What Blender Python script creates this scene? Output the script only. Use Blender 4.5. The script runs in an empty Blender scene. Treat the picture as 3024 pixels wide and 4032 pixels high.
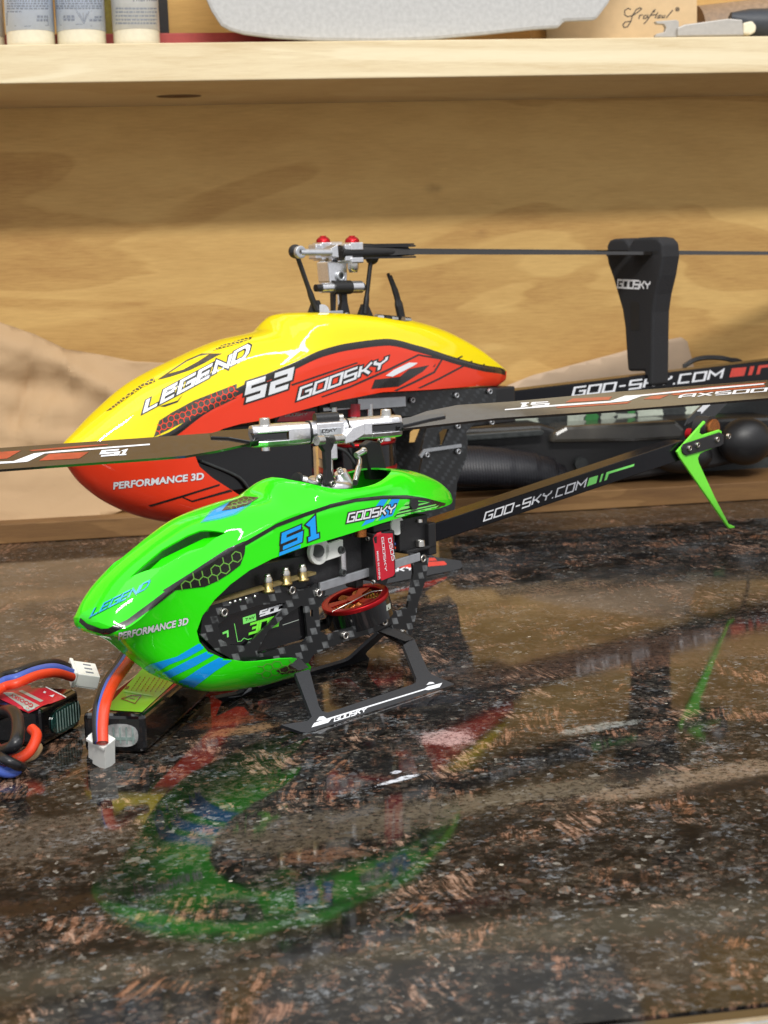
import bpy, bmesh, math, random
from mathutils import Vector, Matrix
from mathutils.bvhtree import BVHTree
random.seed(7)
R = math.radians
scene = bpy.context.scene
col = scene.collection

# ------------------------------------------------------------------ camera
FPX = 6000.0; PITCH = R(8.6); YAW = R(8.6); ROLL = R(2.0); CAMH = 0.18
FWD = Vector((math.sin(YAW)*math.cos(PITCH), math.cos(YAW)*math.cos(PITCH), -math.sin(PITCH)))
_r = FWD.cross(Vector((0, 0, 1))).normalized(); _u = _r.cross(FWD)
RIGHT = _r*math.cos(ROLL) - _u*math.sin(ROLL)
UP = _u*math.cos(ROLL) + _r*math.sin(ROLL)
CAM = Vector((0, 0, CAMH))
cd = bpy.data.cameras.new('camera'); cam = bpy.data.objects.new('camera', cd); col.objects.link(cam)
cd.sensor_fit = 'VERTICAL'; cd.sensor_height = 36.0; cd.lens = 36.0*FPX/4032.0
cd.clip_start = 0.02; cd.clip_end = 50.0
M = Matrix((RIGHT, UP, -FWD)).transposed().to_4x4(); M.translation = CAM
cam.matrix_world = M
cd.dof.use_dof = True; cd.dof.focus_distance = 0.66; cd.dof.aperture_fstop = 30.0
scene.camera = cam
scene.render.resolution_x = 768; scene.render.resolution_y = 1024
scene.render.engine = 'CYCLES'
scene.view_settings.view_transform = 'Standard'; scene.view_settings.look = 'None'
scene.view_settings.exposure = 0.14; scene.view_settings.gamma = 1.0
scene.view_settings.use_curve_mapping = False
# ------------------------------------------------------------------ light
wd = bpy.data.worlds.new('World'); scene.world = wd; wd.use_nodes = True
bg = wd.node_tree.nodes['Background']; bg.inputs[0].default_value = (0.82, 0.83, 0.86, 1); bg.inputs[1].default_value = 0.8
def area(name, loc, target, sx, sy, power, color=(1, 1, 1)):
    l = bpy.data.lights.new(name, 'AREA'); l.shape = 'RECTANGLE'; l.size = sx; l.size_y = sy; l.energy = power; l.color = color
    o = bpy.data.objects.new(name, l); col.objects.link(o); o.location = loc
    o.rotation_euler = (Vector(target)-Vector(loc)).to_track_quat('-Z', 'Y').to_euler()
    return o
area('ceiling_light_tube', (0.15, -1.55, 2.1), (0.15, 0.8, 0.1), 1.3, 0.2, 62, (1.0, 0.97, 0.92))
area('overhead_fill', (-0.2, 0.1, 2.3), (0.1, 0.7, 0.05), 2.6, 1.4, 16, (1.0, 0.98, 0.95))  # broad dim overhead fill, added to soften the light
area('ceiling_light_strip', (1.2, 0.1, 1.6), (0.2, 0.8, 0.05), 0.9, 0.05, 6, (0.97, 0.98, 1.0))

# ------------------------------------------------------------------ pixel <-> world helpers (pixels of the 3024 x 4032 picture)
def ray(px, py): return FWD + RIGHT*((px-1512)/FPX) - UP*((py-2016)/FPX)
def gz(px, py, z=0.0):
    d = ray(px, py); return CAM + d*((z-CAMH)/d.z)
class Fr:
    """a local frame: origin on the table, x along phi"""
    def __init__(s, phi, o):
        s.phi = R(phi); s.o = Vector(o)
        s.m = Matrix.Translation(s.o) @ Matrix.Rotation(s.phi, 4, 'Z'); s.i = s.m.inverted()
        s.cam = s.i @ CAM
    def dir(s, px, py): return s.i.to_3x3() @ ray(px, py)
    def on(s, px, py, p0, n):
        d = s.dir(px, py); n = Vector(n); return s.cam + d*((Vector(p0)-s.cam).dot(n)/d.dot(n))
    def at(s, px, py, y=0.0): return s.on(px, py, (0, y/1000, 0), (0, 1, 0))
    def atx(s, px, py, x=0.0): return s.on(px, py, (x/1000, 0, 0), (1, 0, 0))
    def atz(s, px, py, z=0.0): return s.on(px, py, (0, 0, z/1000), (0, 0, 1))
def mm(*a): return Vector(a)/1000.0

# ------------------------------------------------------------------ materials
MATS = {}
def nd(nt, t, **kw):
    n = nt.nodes.new(t)
    for k, v in kw.items(): setattr(n, k, v)
    return n
def setin(nt, n, key, v):
    if hasattr(v, 'is_output') or isinstance(v, bpy.types.NodeSocket): nt.links.new(v, n.inputs[key])
    else: n.inputs[key].default_value = v
def base(name):
    m = bpy.data.materials.new(name); m.use_nodes = True; MATS[name] = m
    return m, m.node_tree, m.node_tree.nodes['Principled BSDF']
def c4(c): return (c[0], c[1], c[2], 1)
def mat(name, c, rough=0.5, metal=0.0, coat=0.0, spec=0.5, vary=0.06, bump=0.0, scale=300, coatr=0.05, trans=0.0):
    m, nt, b = base(name)
    tc = nd(nt, 'ShaderNodeTexCoord'); no = nd(nt, 'ShaderNodeTexNoise')
    nt.links.new(tc.outputs['Object'], no.inputs['Vector']); no.inputs['Scale'].default_value = scale; no.inputs['Detail'].default_value = 4
    mr = nd(nt, 'ShaderNodeMapRange'); nt.links.new(no.outputs[0], mr.inputs[0])
    mr.inputs[1].default_value = 0.3; mr.inputs[2].default_value = 0.7; mr.inputs[3].default_value = 1-vary; mr.inputs[4].default_value = 1+vary
    hs = nd(nt, 'ShaderNodeHueSaturation'); hs.inputs['Color'].default_value = c4(c); nt.links.new(mr.outputs[0], hs.inputs['Value'])
    nt.links.new(hs.outputs[0], b.inputs['Base Color'])
    ma = nd(nt, 'ShaderNodeMath', operation='MULTIPLY'); nt.links.new(mr.outputs[0], ma.inputs[0]); ma.inputs[1].default_value = rough
    nt.links.new(ma.outputs[0], b.inputs['Roughness'])
    b.inputs['Metallic'].default_value = metal; b.inputs['Coat Weight'].default_value = coat; b.inputs['Coat Roughness'].default_value = coatr
    b.inputs['Specular IOR Level'].default_value = spec
    if trans: b.inputs['Transmission Weight'].default_value = trans
    if bump:
        bp = nd(nt, 'ShaderNodeBump'); bp.inputs['Strength'].default_value = bump; bp.inputs['Distance'].default_value = 0.0006
        nt.links.new(no.outputs[0], bp.inputs['Height']); nt.links.new(bp.outputs[0], b.inputs['Normal'])
    return m
def math_(nt, op, a, b=None, c=None, clamp=False):
    n = nd(nt, 'ShaderNodeMath', operation=op); n.use_clamp = clamp
    for i, v in enumerate((a, b, c)):
        if v is not None: setin(nt, n, i, v)
    return n.outputs[0]
def noise(nt, vec, scale, detail=5, rough=0.55, dist=0.0):
    n = nd(nt, 'ShaderNodeTexNoise'); nt.links.new(vec, n.inputs['Vector'])
    n.inputs['Scale'].default_value = scale; n.inputs['Detail'].default_value = detail; n.inputs['Roughness'].default_value = rough; n.inputs['Distortion'].default_value = dist
    return n.outputs[0]
def mapping(nt, vec, scale=(1, 1, 1), rot=(0, 0, 0), loc=(0, 0, 0)):
    n = nd(nt, 'ShaderNodeMapping'); nt.links.new(vec, n.inputs['Vector'])
    n.inputs['Scale'].default_value = scale; n.inputs['Rotation'].default_value = rot; n.inputs['Location'].default_value = loc
    return n.outputs[0]
def ramp(nt, fac, stops, interp='LINEAR'):
    n = nd(nt, 'ShaderNodeValToRGB'); n.color_ramp.interpolation = interp; nt.links.new(fac, n.inputs[0])
    e = n.color_ramp.elements
    while len(e) < len(stops): e.new(0.5)
    for i, (p, c) in enumerate(stops):
        e[i].position = p; e[i].color = c4(c) if not isinstance(c, float) else (c, c, c, 1)
    return n.outputs[0]
def mix(nt, fac, a, b, mode='MIX'):
    n = nd(nt, 'ShaderNodeMix', data_type='RGBA', blend_type=mode)
    setin(nt, n, 0, fac)
    setin(nt, n, 6, a if hasattr(a, 'links') else c4(a)); setin(nt, n, 7, b if hasattr(b, 'links') else c4(b))
    return n.outputs[2]
def smooth(nt, v, lo, hi):
    n = nd(nt, 'ShaderNodeMapRange', interpolation_type='SMOOTHSTEP'); nt.links.new(v, n.inputs[0])
    n.inputs[1].default_value = lo; n.inputs[2].default_value = hi
    return n.outputs[0]

# ------------------------------------------------------------------ mesh builder
class MB:
    def __init__(s): s.v = []; s.f = []; s.m = []; s.s = []
    def add(s, vs, fs, m, sm=False):
        o = len(s.v); s.v += [Vector(v) for v in vs]
        for f in fs: s.f.append([i+o for i in f]); s.m.append(m); s.s.append(sm)
        return s
    def box(s, c, d, m, rot=None):
        c = Vector(c); hx, hy, hz = d[0]/2, d[1]/2, d[2]/2
        vs = [Vector((x, y, z)) for x in (-hx, hx) for y in (-hy, hy) for z in (-hz, hz)]
        if rot is not None: vs = [rot @ v for v in vs]
        return s.add([v+c for v in vs], [(0, 1, 3, 2), (4, 6, 7, 5), (0, 4, 5, 1), (2, 3, 7, 6), (0, 2, 6, 4), (1, 5, 7, 3)], m)
    def bx(s, lo, hi, m):
        lo = Vector(lo); hi = Vector(hi); return s.box((lo+hi)/2, hi-lo, m)
    def cyl(s, p0, p1, r0, m, r1=None, n=24, sm=True, caps=True):
        p0 = Vector(p0); p1 = Vector(p1); r1 = r0 if r1 is None else r1
        a = (p1-p0).normalized(); x = a.orthogonal().normalized(); y = a.cross(x)
        vs = []
        for p, r in ((p0, r0), (p1, r1)):
            for i in range(n):
                t = 2*math.pi*i/n; vs.append(p+(x*math.cos(t)+y*math.sin(t))*r)
        s.add(vs, [(i, (i+1) % n, n+(i+1) % n, n+i) for i in range(n)], m, sm)
        if caps: s.add(vs[:n], [tuple(reversed(range(n)))], m); s.add(vs[n:], [tuple(range(n))], m)
        return s
    def ring(s, c, a, ro, ri, h, m, n=40):   # flat washer / tube of height h
        c = Vector(c); a = Vector(a).normalized(); x = a.orthogonal().normalized(); y = a.cross(x)
        vs = []
        for z, r in ((-h/2, ri), (-h/2, ro), (h/2, ro), (h/2, ri)):
            for i in range(n):
                t = 2*math.pi*i/n; vs.append(c+a*z+(x*math.cos(t)+y*math.sin(t))*r)
        fs = []
        for k in range(4):
            k2 = (k+1) % 4
            for i in range(n): j = (i+1) % n; fs.append((k*n+i, k*n+j, k2*n+j, k2*n+i))
        return s.add(vs, fs, m, True)
    def tube(s, pts, r, m, n=12, cap=True, flat=1.0):
        pts = [Vector(p) for p in pts]; rs = r if isinstance(r, (list, tuple)) else [r]*len(pts)
        t0 = (pts[1]-pts[0]).normalized(); x = t0.orthogonal().normalized(); vs = []
        for i, p in enumerate(pts):
            a = pts[max(i-1, 0)]; b = pts[min(i+1, len(pts)-1)]; t = (b-a).normalized()
            x = (x - t*x.dot(t)).normalized(); y = t.cross(x)
            for k in range(n):
                w = 2*math.pi*k/n; vs.append(p+(x*math.cos(w)+y*math.sin(w)*flat)*rs[i])
        fs = []
        for i in range(len(pts)-1):
            for k in range(n): k2 = (k+1) % n; fs.append((i*n+k, i*n+k2, (i+1)*n+k2, (i+1)*n+k))
        s.add(vs, fs, m, True)
        if cap: s.add(vs[:n], [tuple(reversed(range(n)))], m); s.add(vs[-n:], [tuple(range(n))], m)
        return s
    def prism(s, poly, ext, m, both=False):
        poly = [Vector(p) for p in poly]; ext = Vector(ext)
        if both: poly = [p-ext/2 for p in poly]
        n = len(poly); vs = poly+[p+ext for p in poly]
        nn = Vector((0, 0, 0))
        for i in range(n): nn += (poly[i]-poly[0]).cross(poly[(i+1) % n]-poly[0])
        fs = [tuple(range(n)), tuple(range(2*n-1, n-1, -1))]+[(i, i+n, (i+1) % n+n, (i+1) % n) for i in range(n)]
        if nn.dot(ext) > 0: fs = [tuple(reversed(f)) for f in fs]
        return s.add(vs, fs, m)
    def ball(s, c, r, m, nu=20, nv=12, sc=(1, 1, 1), lo=-1.0, hi=1.0):
        c = Vector(c); vs = []; fs = []
        for j in range(nv+1):
            ph = math.asin(lo)+(math.asin(hi)-math.asin(lo))*j/nv
            for i in range(nu):
                t = 2*math.pi*i/nu
                vs.append(c+Vector((math.cos(t)*math.cos(ph)*r*sc[0], math.sin(t)*math.cos(ph)*r*sc[1], math.sin(ph)*r*sc[2])))
        for j in range(nv):
            for i in range(nu): i2 = (i+1) % nu; fs.append((j*nu+i, j*nu+i2, (j+1)*nu+i2, (j+1)*nu+i))
        return s.add(vs, fs, m, True)
    def lathe(s, c, prof, m, n=40, axis=(0, 0, 1)):
        c = Vector(c); a = Vector(axis).normalized(); x = a.orthogonal().normalized(); y = a.cross(x); vs = []
        for r, z in prof:
            for i in range(n):
                t = 2*math.pi*i/n; vs.append(c+a*z+(x*math.cos(t)+y*math.sin(t))*r)
        fs = [(j*n+i, j*n+(i+1) % n, (j+1)*n+(i+1) % n, (j+1)*n+i) for j in range(len(prof)-1) for i in range(n)]
        return s.add(vs, fs, m, True)
    def mesh(s, name):
        names = []
        for k in s.m:
            if k not in names: names.append(k)
        me = bpy.data.meshes.new(name); me.from_pydata([tuple(v) for v in s.v], [], s.f)
        for k in names: me.materials.append(MATS[k])
        me.polygons.foreach_set('material_index', [names.index(k) for k in s.m])
        me.polygons.foreach_set('use_smooth', s.s); me.update()
        return me
    def build(s, name, parent=None, bevel=0.0, sharp=None, seg=2):
        me = s.mesh(name)
        if sharp: me.polygons.foreach_set('use_smooth', [True]*len(me.polygons)); me.set_sharp_from_angle(angle=R(sharp))
        o = bpy.data.objects.new(name, me); col.objects.link(o)
        if parent: o.parent = parent
        if bevel:
            b = o.modifiers.new('bevel', 'BEVEL'); b.width = bevel; b.segments = seg; b.limit_method = 'ANGLE'; b.angle_limit = R(40); b.use_clamp_overlap = True
        return o
    def bvh(s): return BVHTree.FromPolygons(s.v, s.f)
    def append(s, o, mirror=False):
        off = len(s.v); s.v += [Vector((v.x, -v.y, v.z)) if mirror else v.copy() for v in o.v]
        for f, m, k in zip(o.f, o.m, o.s):
            s.f.append([i+off for i in (reversed(f) if mirror else f)]); s.m.append(m); s.s.append(k)
        return s
def tag(o, label=None, cat=None, group=None, kind=None):
    if label: o['label'] = label
    if cat: o['category'] = cat
    if group: o['group'] = group
    if kind: o['kind'] = kind
    return o
def thing(name, fr, label, cat, group=None):
    o = bpy.data.objects.new(name, None); col.objects.link(o); o.location = fr.o; o.rotation_euler = (0, 0, fr.phi); o.empty_display_size = 0.02
    return tag(o, label, cat, group)
def cr(pts, n=8):   # smooth path through points
    pts = [Vector(p) for p in pts]; out = []
    for i in range(len(pts)-1):
        p0 = pts[i-1] if i else pts[0]*2-pts[1]; p1 = pts[i]; p2 = pts[i+1]; p3 = pts[i+2] if i+2 < len(pts) else p2*2-p1
        for k in range(n):
            t = k/n
            out.append(0.5*((2*p1)+(p2-p0)*t+(2*p0-5*p1+4*p2-p3)*t*t+(3*p1-p0-3*p2+p3)*t*t*t))
    out.append(pts[-1]); return out
def screw(parent, p, d, r=1.6, h=1.2, m='steel'):
    p = Vector(p); d = Vector(d).normalized(); r /= 1000; h /= 1000
    b = MB().cyl(p, p+d*h, r, m, r*0.92, n=20)
    b.ring(p+d*h, d, r*0.9, r*0.52, h*0.3, m, n=20).cyl(p+d*(h*0.2), p+d*(h*1.02), r*0.5, 'socket', n=6)
    return b.build('screw', parent)

# ------------------------------------------------------------------ paint marks laid on a surface
def grid_cut(poly, step):
    bm = bmesh.new(); vs = [bm.verts.new((p[0], p[1], 0)) for p in poly]
    try: f = bm.faces.new(vs)
    except ValueError: bm.free(); return [], []
    bmesh.ops.triangulate(bm, faces=bm.faces[:])
    xs = [p[0] for p in poly]; ys = [p[1] for p in poly]
    for ax, a in ((0, xs), (1, ys)):
        k = math.floor(min(a)/step)+1
        while k*step < max(a):
            co = (k*step, 0, 0) if ax == 0 else (0, k*step, 0); no = (1, 0, 0) if ax == 0 else (0, 1, 0)
            bmesh.ops.bisect_plane(bm, geom=bm.verts[:]+bm.edges[:]+bm.faces[:], plane_co=co, plane_no=no, dist=1e-4); k += 1
    bm.verts.index_update()
    out = [v.co.to_2d() for v in bm.verts], [[v.index for v in f.verts] for f in bm.faces]
    bm.free(); return out
def lay(mb, fr, bvh, polys, m, off=0.12, step=14, jump=0.006, maxd=10.0):
    if step >= 20: jump = 1.0
    if step >= 100: step = 100
    for poly in polys:
        pts, fs = grid_cut(poly, step); co = []
        for p in pts:
            d = fr.dir(p[0], p[1]).normalized(); h, n, i, dist = bvh.ray_cast(fr.cam, d, maxd)
            if h is None: co.append(None); continue
            if n.dot(d) > 0: n = -n
            co.append((h+n*(off/1000.0), dist))
        vs = [c[0] if c else Vector((0, 0, 0)) for c in co]; ff = []
        for f in fs:
            if any(co[i] is None for i in f): continue
            ds = [co[i][1] for i in f]
            if max(ds)-min(ds) > jump: continue
            a, b, c = vs[f[0]], vs[f[1]], vs[f[2]]
            if (b-a).cross(c-a).dot(fr.cam-a) < 0: f = list(reversed(f))
            ff.append(f)
        used = sorted({i for f in ff for i in f}); mp = {u: k for k, u in enumerate(used)}
        mb.add([vs[u] for u in used], [[mp[i] for i in f] for f in ff], m, True)
GL = {
 'G': (.9, [[(.9, 1), (0, 1), (0, 0), (.9, 0), (.9, .5), (.42, .5)]]), 'O': (.9, [[(0, 0), (.9, 0), (.9, 1), (0, 1), 'c']]),
 'S': (.9, [[(.9, 1), (0, 1), (0, .5), (.9, .5), (.9, 0), (0, 0)]]), 'K': (.85, [[(0, 0), (0, 1)], [(.85, 1), (.35, .5), (.85, 0)], [(.1, .5), (.3, .5)]]),
 'y': (.9, [[(0, 1), (0, .5), (.8, .5)], [(.9, 1), (.9, 0), (.15, 0)]]), 'Y': (.9, [[(0, 1), (.0, .75), (.45, .5), (.9, .75), (.9, 1)], [(.45, .42), (.45, 0)]]),
 'C': (.85, [[(.85, 1), (0, 1), (0, 0), (.85, 0)]]), 'M': (1.05, [[(0, 0), (0, 1), (.52, .45), (1.05, 1), (1.05, 0)]]),
 '-': (.6, [[(.05, .5), (.55, .5)]]), '.': (.15, [[(0, 0.02), (.15, 0.02)]]), ' ': (.4, []),
 'L': (.8, [[(0, 1), (0, 0), (.8, 0)]]), 'E': (.8, [[(.8, 1), (0, 1), (0, 0), (.8, 0)], [(.1, .5), (.7, .5)]]),
 'N': (.9, [[(0, 0), (0, 1), (.9, 0), (.9, 1)]]), 'D': (.9, [[(0, 0), (.7, 0), (.9, .25), (.9, .75), (.7, 1), (0, 1), 'c']]),
 '1': (.5, [[(.0, .82), (.25, 1), (.25, .1)], [(0, 0), (.5, 0)]]), '2': (.9, [[(0, 1), (.9, 1), (.9, .5), (0, .5), (0, 0), (.9, 0)]]),
 '3': (.9, [[(0, 1), (.9, 1), (.9, 0), (0, 0)], [(.3, .5), (.78, .5)]]), '0': (.9, [[(0, 0), (.9, 0), (.9, 1), (0, 1), 'c']]),
 '5': (.9, [[(.9, 1), (0, 1), (0, .5), (.9, .5), (.9, 0), (0, 0)]]), 'A': (.9, [[(0, 0), (0, .75), (.25, 1), (.9, 1), (.9, 0)], [(.12, .4), (.78, .4)]]),
 'X': (.9, [[(0, 1), (.9, 0)], [(0, 0), (.38, .42)], [(.52, .58), (.9, 1)]]), 'T': (.9, [[(0, 1), (.9, 1)], [(.45, .88), (.45, 0)]]),
 'U': (.9, [[(0, 1), (0, 0), (.9, 0), (.9, 1)]]), '7': (.9, [[(0, 1), (.9, 1), (.4, 0)]]), '4': (.9, [[(0, 1), (0, .4), (.9, .4)], [(.7, 1), (.7, 0)]]), 'V': (.9, [[(0, 1), (.45, 0), (.9, 1)]]),
}
def strokes(pl, hw, ext):
    closed = pl[-1] == 'c'; p = [Vector(q) for q in pl if q != 'c']; n = len(p); L = []; Rr = []
    for i in range(n):
        a = p[i-1] if (i or closed) else None; b = p[(i+1) % n] if (i < n-1 or closed) else None
        d1 = (p[i]-a).normalized() if a is not None else None; d2 = (b-p[i]).normalized() if b is not None else None
        q = p[i]
        if d1 is None: d1 = d2; q = q-d2*ext
        if d2 is None: d2 = d1; q = q+d1*ext
        n1 = Vector((-d1.y, d1.x)); n2 = Vector((-d2.y, d2.x)); t = (n1+n2)
        t = t.normalized() if t.length > 1e-5 else n1
        k = hw/max(t.dot(n1), 0.45)
        L.append(q+t*k); Rr.append(q-t*k)
    out = []
    for i in range(n if closed else n-1):
        j = (i+1) % n; out.append([L[i], L[j], Rr[j], Rr[i]])
    return out
def letters(txt, a, b, up, hw=.1, gap=.32, ext=0.0, arc=0.0):
    """glyph quads in pixels: baseline from a to b, letter height vector up; one list of quads per stroke"""
    W = sum(GL[c][0] for c in txt)+gap*(len(txt)-1); a = Vector(a); b = Vector(b); up = Vector(up); dx = (b-a)/W; x = 0; out = []
    for c in txt:
        for pl in GL[c][1]:
            qs = []
            for q in strokes(pl, hw, ext):
                qs.append([a+dx*(x+v.x)+up*(v.y+arc*math.sin(math.pi*max(0, min(1, (x+v.x)/W)))) for v in q])
            out.append(qs)
        x += GL[c][0]+gap
    return out
def write(mb, fr, bvh, txt, a, b, up, m, hw=.1, gap=.32, off=.16, step=9, outline=None, ohw=.2, arc=0.0):
    if outline:
        for k, qs in enumerate(letters(txt, a, b, up, ohw, gap, ohw-hw, arc)): lay(mb, fr, bvh, qs, outline, off-.12+.002*(k % 7), step)
    for k, qs in enumerate(letters(txt, a, b, up, hw, gap, 0, arc)): lay(mb, fr, bvh, qs, m, off+.002*(k % 7), step)
def font_polys(txt, offset=0.0, shear=0.0):
    cu = bpy.data.curves.new('t', 'FONT'); cu.body = txt; cu.offset = offset; cu.shear = shear; cu.resolution_u = 3
    o = bpy.data.objects.new('t', cu); col.objects.link(o); dg = bpy.context.evaluated_depsgraph_get(); me = bpy.data.meshes.new_from_object(o.evaluated_get(dg))
    ps = [[Vector(me.vertices[i].co[:2]) for i in p.vertices] for p in me.polygons]
    bpy.data.objects.remove(o); bpy.data.curves.remove(cu); bpy.data.meshes.remove(me); return ps
def print_text(mb, fr, bvh, txt, a, b, up, m, offset=0.02, off=.16, outline=None, ooff=.06, step=40, shear=0.0):
    ref = font_polys(txt, 0.0, shear); xs = [v.x for p in ref for v in p]; x0 = min(xs); W = max(xs)-x0; a = Vector(a); b = Vector(b); up = Vector(up); dx = (b-a)/W
    def T(ps): return [[a+dx*(v.x-x0)+up*(v.y/0.72) for v in p] for p in ps]
    if outline: lay(mb, fr, bvh, T(font_polys(txt, ooff, shear)), outline, off-.05, step)
    lay(mb, fr, bvh, T(font_polys(txt, offset, shear)), m, off, step)
def inside(p, poly):
    c = False; n = len(poly)
    for i in range(n):
        x1, y1 = poly[i]; x2, y2 = poly[(i+1) % n]
        if (y1 > p[1]) != (y2 > p[1]) and p[0] < (x2-x1)*(p[1]-y1)/(y2-y1)+x1: c = not c
    return c
def hexes(poly, rad, rot, shx, shy, lw):
    """honeycomb lines (thin quads) whose cell centre is inside poly"""
    xs = [p[0] for p in poly]; ys = [p[1] for p in poly]; cx = sum(xs)/len(xs); cy = sum(ys)/len(ys); out = []; seen = set()
    ca, sa = math.cos(rot), math.sin(rot)
    def T(u, v): return Vector((cx+(u*ca-v*sa)*shx, cy+(u*sa+v*ca)*shy))
    for i in range(-25, 26):
        for j in range(-25, 26):
            u = rad*1.5*i; v = rad*math.sqrt(3)*(j+0.5*(i % 2))
            if not inside(T(u, v), poly): continue
            for k in range(6):
                a1 = math.pi/3*k; a2 = math.pi/3*(k+1)
                p = T(u+rad*math.cos(a1), v+rad*math.sin(a1)); q = T(u+rad*math.cos(a2), v+rad*math.sin(a2))
                key = (round((p.x+q.x)/2/3), round((p.y+q.y)/2/3))
                if key in seen: continue
                seen.add(key); d = (q-p).normalized(); nrm = Vector((-d.y, d.x))*lw/2
                if inside((p+q)/2, poly): out.append([p+nrm, q+nrm, q-nrm, p-nrm])
    return out

# ------------------------------------------------------------------ canopy shell from cross sections
def pchip(xs, ys, x):
    n = len(xs)
    if x <= xs[0]: return ys[0]
    if x >= xs[-1]: return ys[-1]
    i = max(k for k in range(n-1) if xs[k] <= x)
    h = [xs[k+1]-xs[k] for k in range(n-1)]; d = [(ys[k+1]-ys[k])/h[k] for k in range(n-1)]
    def sl(k):
        if k == 0: return d[0]
        if k == n-1: return d[-1]
        if d[k-1]*d[k] <= 0: return 0
        return 2*d[k-1]*d[k]/(d[k-1]+d[k])
    t = (x-xs[i])/h[i]; m0 = sl(i)*h[i]; m1 = sl(i+1)*h[i]
    return (2*t**3-3*t*t+1)*ys[i]+(t**3-2*t*t+t)*m0+(-2*t**3+3*t*t)*ys[i+1]+(t**3-t*t)*m1
def canopy_mesh(secs, nx, mtop, mbot, cuts, name, seg=7, thick=0.8, crease=2):
    """secs: (x, [(y,z) ridge .. belt .. keel]) in mm, y >= 0; split in colour at index crease"""
    xs = [s[0] for s in secs]; K = len(secs[0][1]); rings = []; bvi = crease*seg
    for i in range(nx+1):
        u = i/nx; x = xs[0]+(xs[-1]-xs[0])*(0.5-0.5*math.cos(math.pi*u))*0.5+(xs[-1]-xs[0])*u*0.5
        kp = [Vector((pchip(xs, [s[1][k][0] for s in secs], x), pchip(xs, [s[1][k][1] for s in secs], x))) for k in range(K)]
        def run(ps, pre, post):
            P = [pre]+ps+[post]; o = []
            for a in range(1, len(P)-2):
                for q in range(seg):
                    t = q/seg; p0, p1, p2, p3 = P[a-1:a+3]
                    o.append(0.5*((2*p1)+(p2-p0)*t+(2*p0-5*p1+4*p2-p3)*t*t+(3*p1-p0-3*p2+p3)*t**3))
            return o
        top = kp[:crease+1]; low = kp[crease:]
        h = run(top, Vector((-top[1].x, top[1].y)), top[-1]*2-top[-2])+run(low, low[0]*2-low[1], Vector((-low[-2].x, low[-2].y)))+[low[-1]]
        rings.append([Vector((x, -max(q.x, 0), q.y))/1000 for q in h]+[Vector((x, max(q.x, 0), q.y))/1000 for q in h[-2:0:-1]])
    n = len(rings[0]); half = (K-1)*seg; b = MB(); vs = [v for r in rings for v in r]; ft = []; fb = []
    for i in range(len(rings)-1):
        for k in range(n):
            kk = min(k, n-1-k) if k >= half else k
            k2 = (k+1) % n; f = (i*n+k, (i+1)*n+k, (i+1)*n+k2, i*n+k2)
            (ft if kk < bvi else fb).append(f)
    c0 = len(vs); vs += [sum(rings[0], Vector())/n, sum(rings[-1], Vector())/n]
    for k in range(n):
        kk = min(k, n-1-k) if k >= half else k
        (ft if kk < bvi else fb).append((c0, k, (k+1) % n)); (ft if kk < bvi else fb).append((c0+1, (len(rings)-1)*n+(k+1) % n, (len(rings)-1)*n+k))
    b.v = vs; 
    for f in ft: b.f.append(list(f)); b.m.append(mtop); b.s.append(True)
    for f in fb: b.f.append(list(f)); b.m.append(mbot); b.s.append(True)
    me = b.mesh(name); bm = bmesh.new(); bm.from_mesh(me); bmesh.ops.recalc_face_normals(bm, faces=bm.faces[:]); bm.to_mesh(me); bm.free()
    if mtop == mbot: me.materials.append(MATS[mtop])
    me.materials.append(MATS['socket'])
    o = bpy.data.objects.new(name, me); col.objects.link(o); tmp = []
    for c in cuts:
        cm = c.mesh('cut'); bm = bmesh.new(); bm.from_mesh(cm); bmesh.ops.recalc_face_normals(bm, faces=bm.faces[:]); bm.to_mesh(cm); bm.free()
        co = bpy.data.objects.new('cut', cm); col.objects.link(co); tmp.append(co)
        md = o.modifiers.new('b', 'BOOLEAN'); md.operation = 'DIFFERENCE'; md.solver = 'EXACT'; md.object = co
    dg = bpy.context.evaluated_depsgraph_get(); dg.update(); m2 = bpy.data.meshes.new_from_object(o.evaluated_get(dg))
    names = [m.name if m else '' for m in m2.materials]
    bm = bmesh.new(); bm.from_mesh(m2)
    bad = [f for f in bm.faces if names[f.material_index].startswith('socket')]
    bmesh.ops.delete(bm, geom=bad, context='FACES'); bmesh.ops.remove_doubles(bm, verts=bm.verts[:], dist=1e-6)
    bm.verts.index_update(); shell = MB(); shell.v = [v.co.copy() for v in bm.verts]
    for f in bm.faces: shell.f.append([v.index for v in f.verts]); shell.m.append(names[f.material_index]); shell.s.append(True)
    bm.to_mesh(m2); bm.free()
    for t in tmp: bpy.data.objects.remove(t)
    bpy.data.objects.remove(o)
    # inner skin
    o = bpy.data.objects.new(name, m2); col.objects.link(o); sd = o.modifiers.new('s', 'SOLIDIFY'); sd.thickness = thick/1000; sd.offset = -1
    dg = bpy.context.evaluated_depsgraph_get(); dg.update(); m3 = bpy.data.meshes.new_from_object(o.evaluated_get(dg)); bpy.data.objects.remove(o)
    full = MB(); full.v = [v.co.copy() for v in m3.vertices]; nm = [m.name if m else '' for m in m3.materials]
    for p in m3.polygons: full.f.append(list(p.vertices)); full.m.append(nm[p.material_index]); full.s.append(True)
    return shell, full

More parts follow.
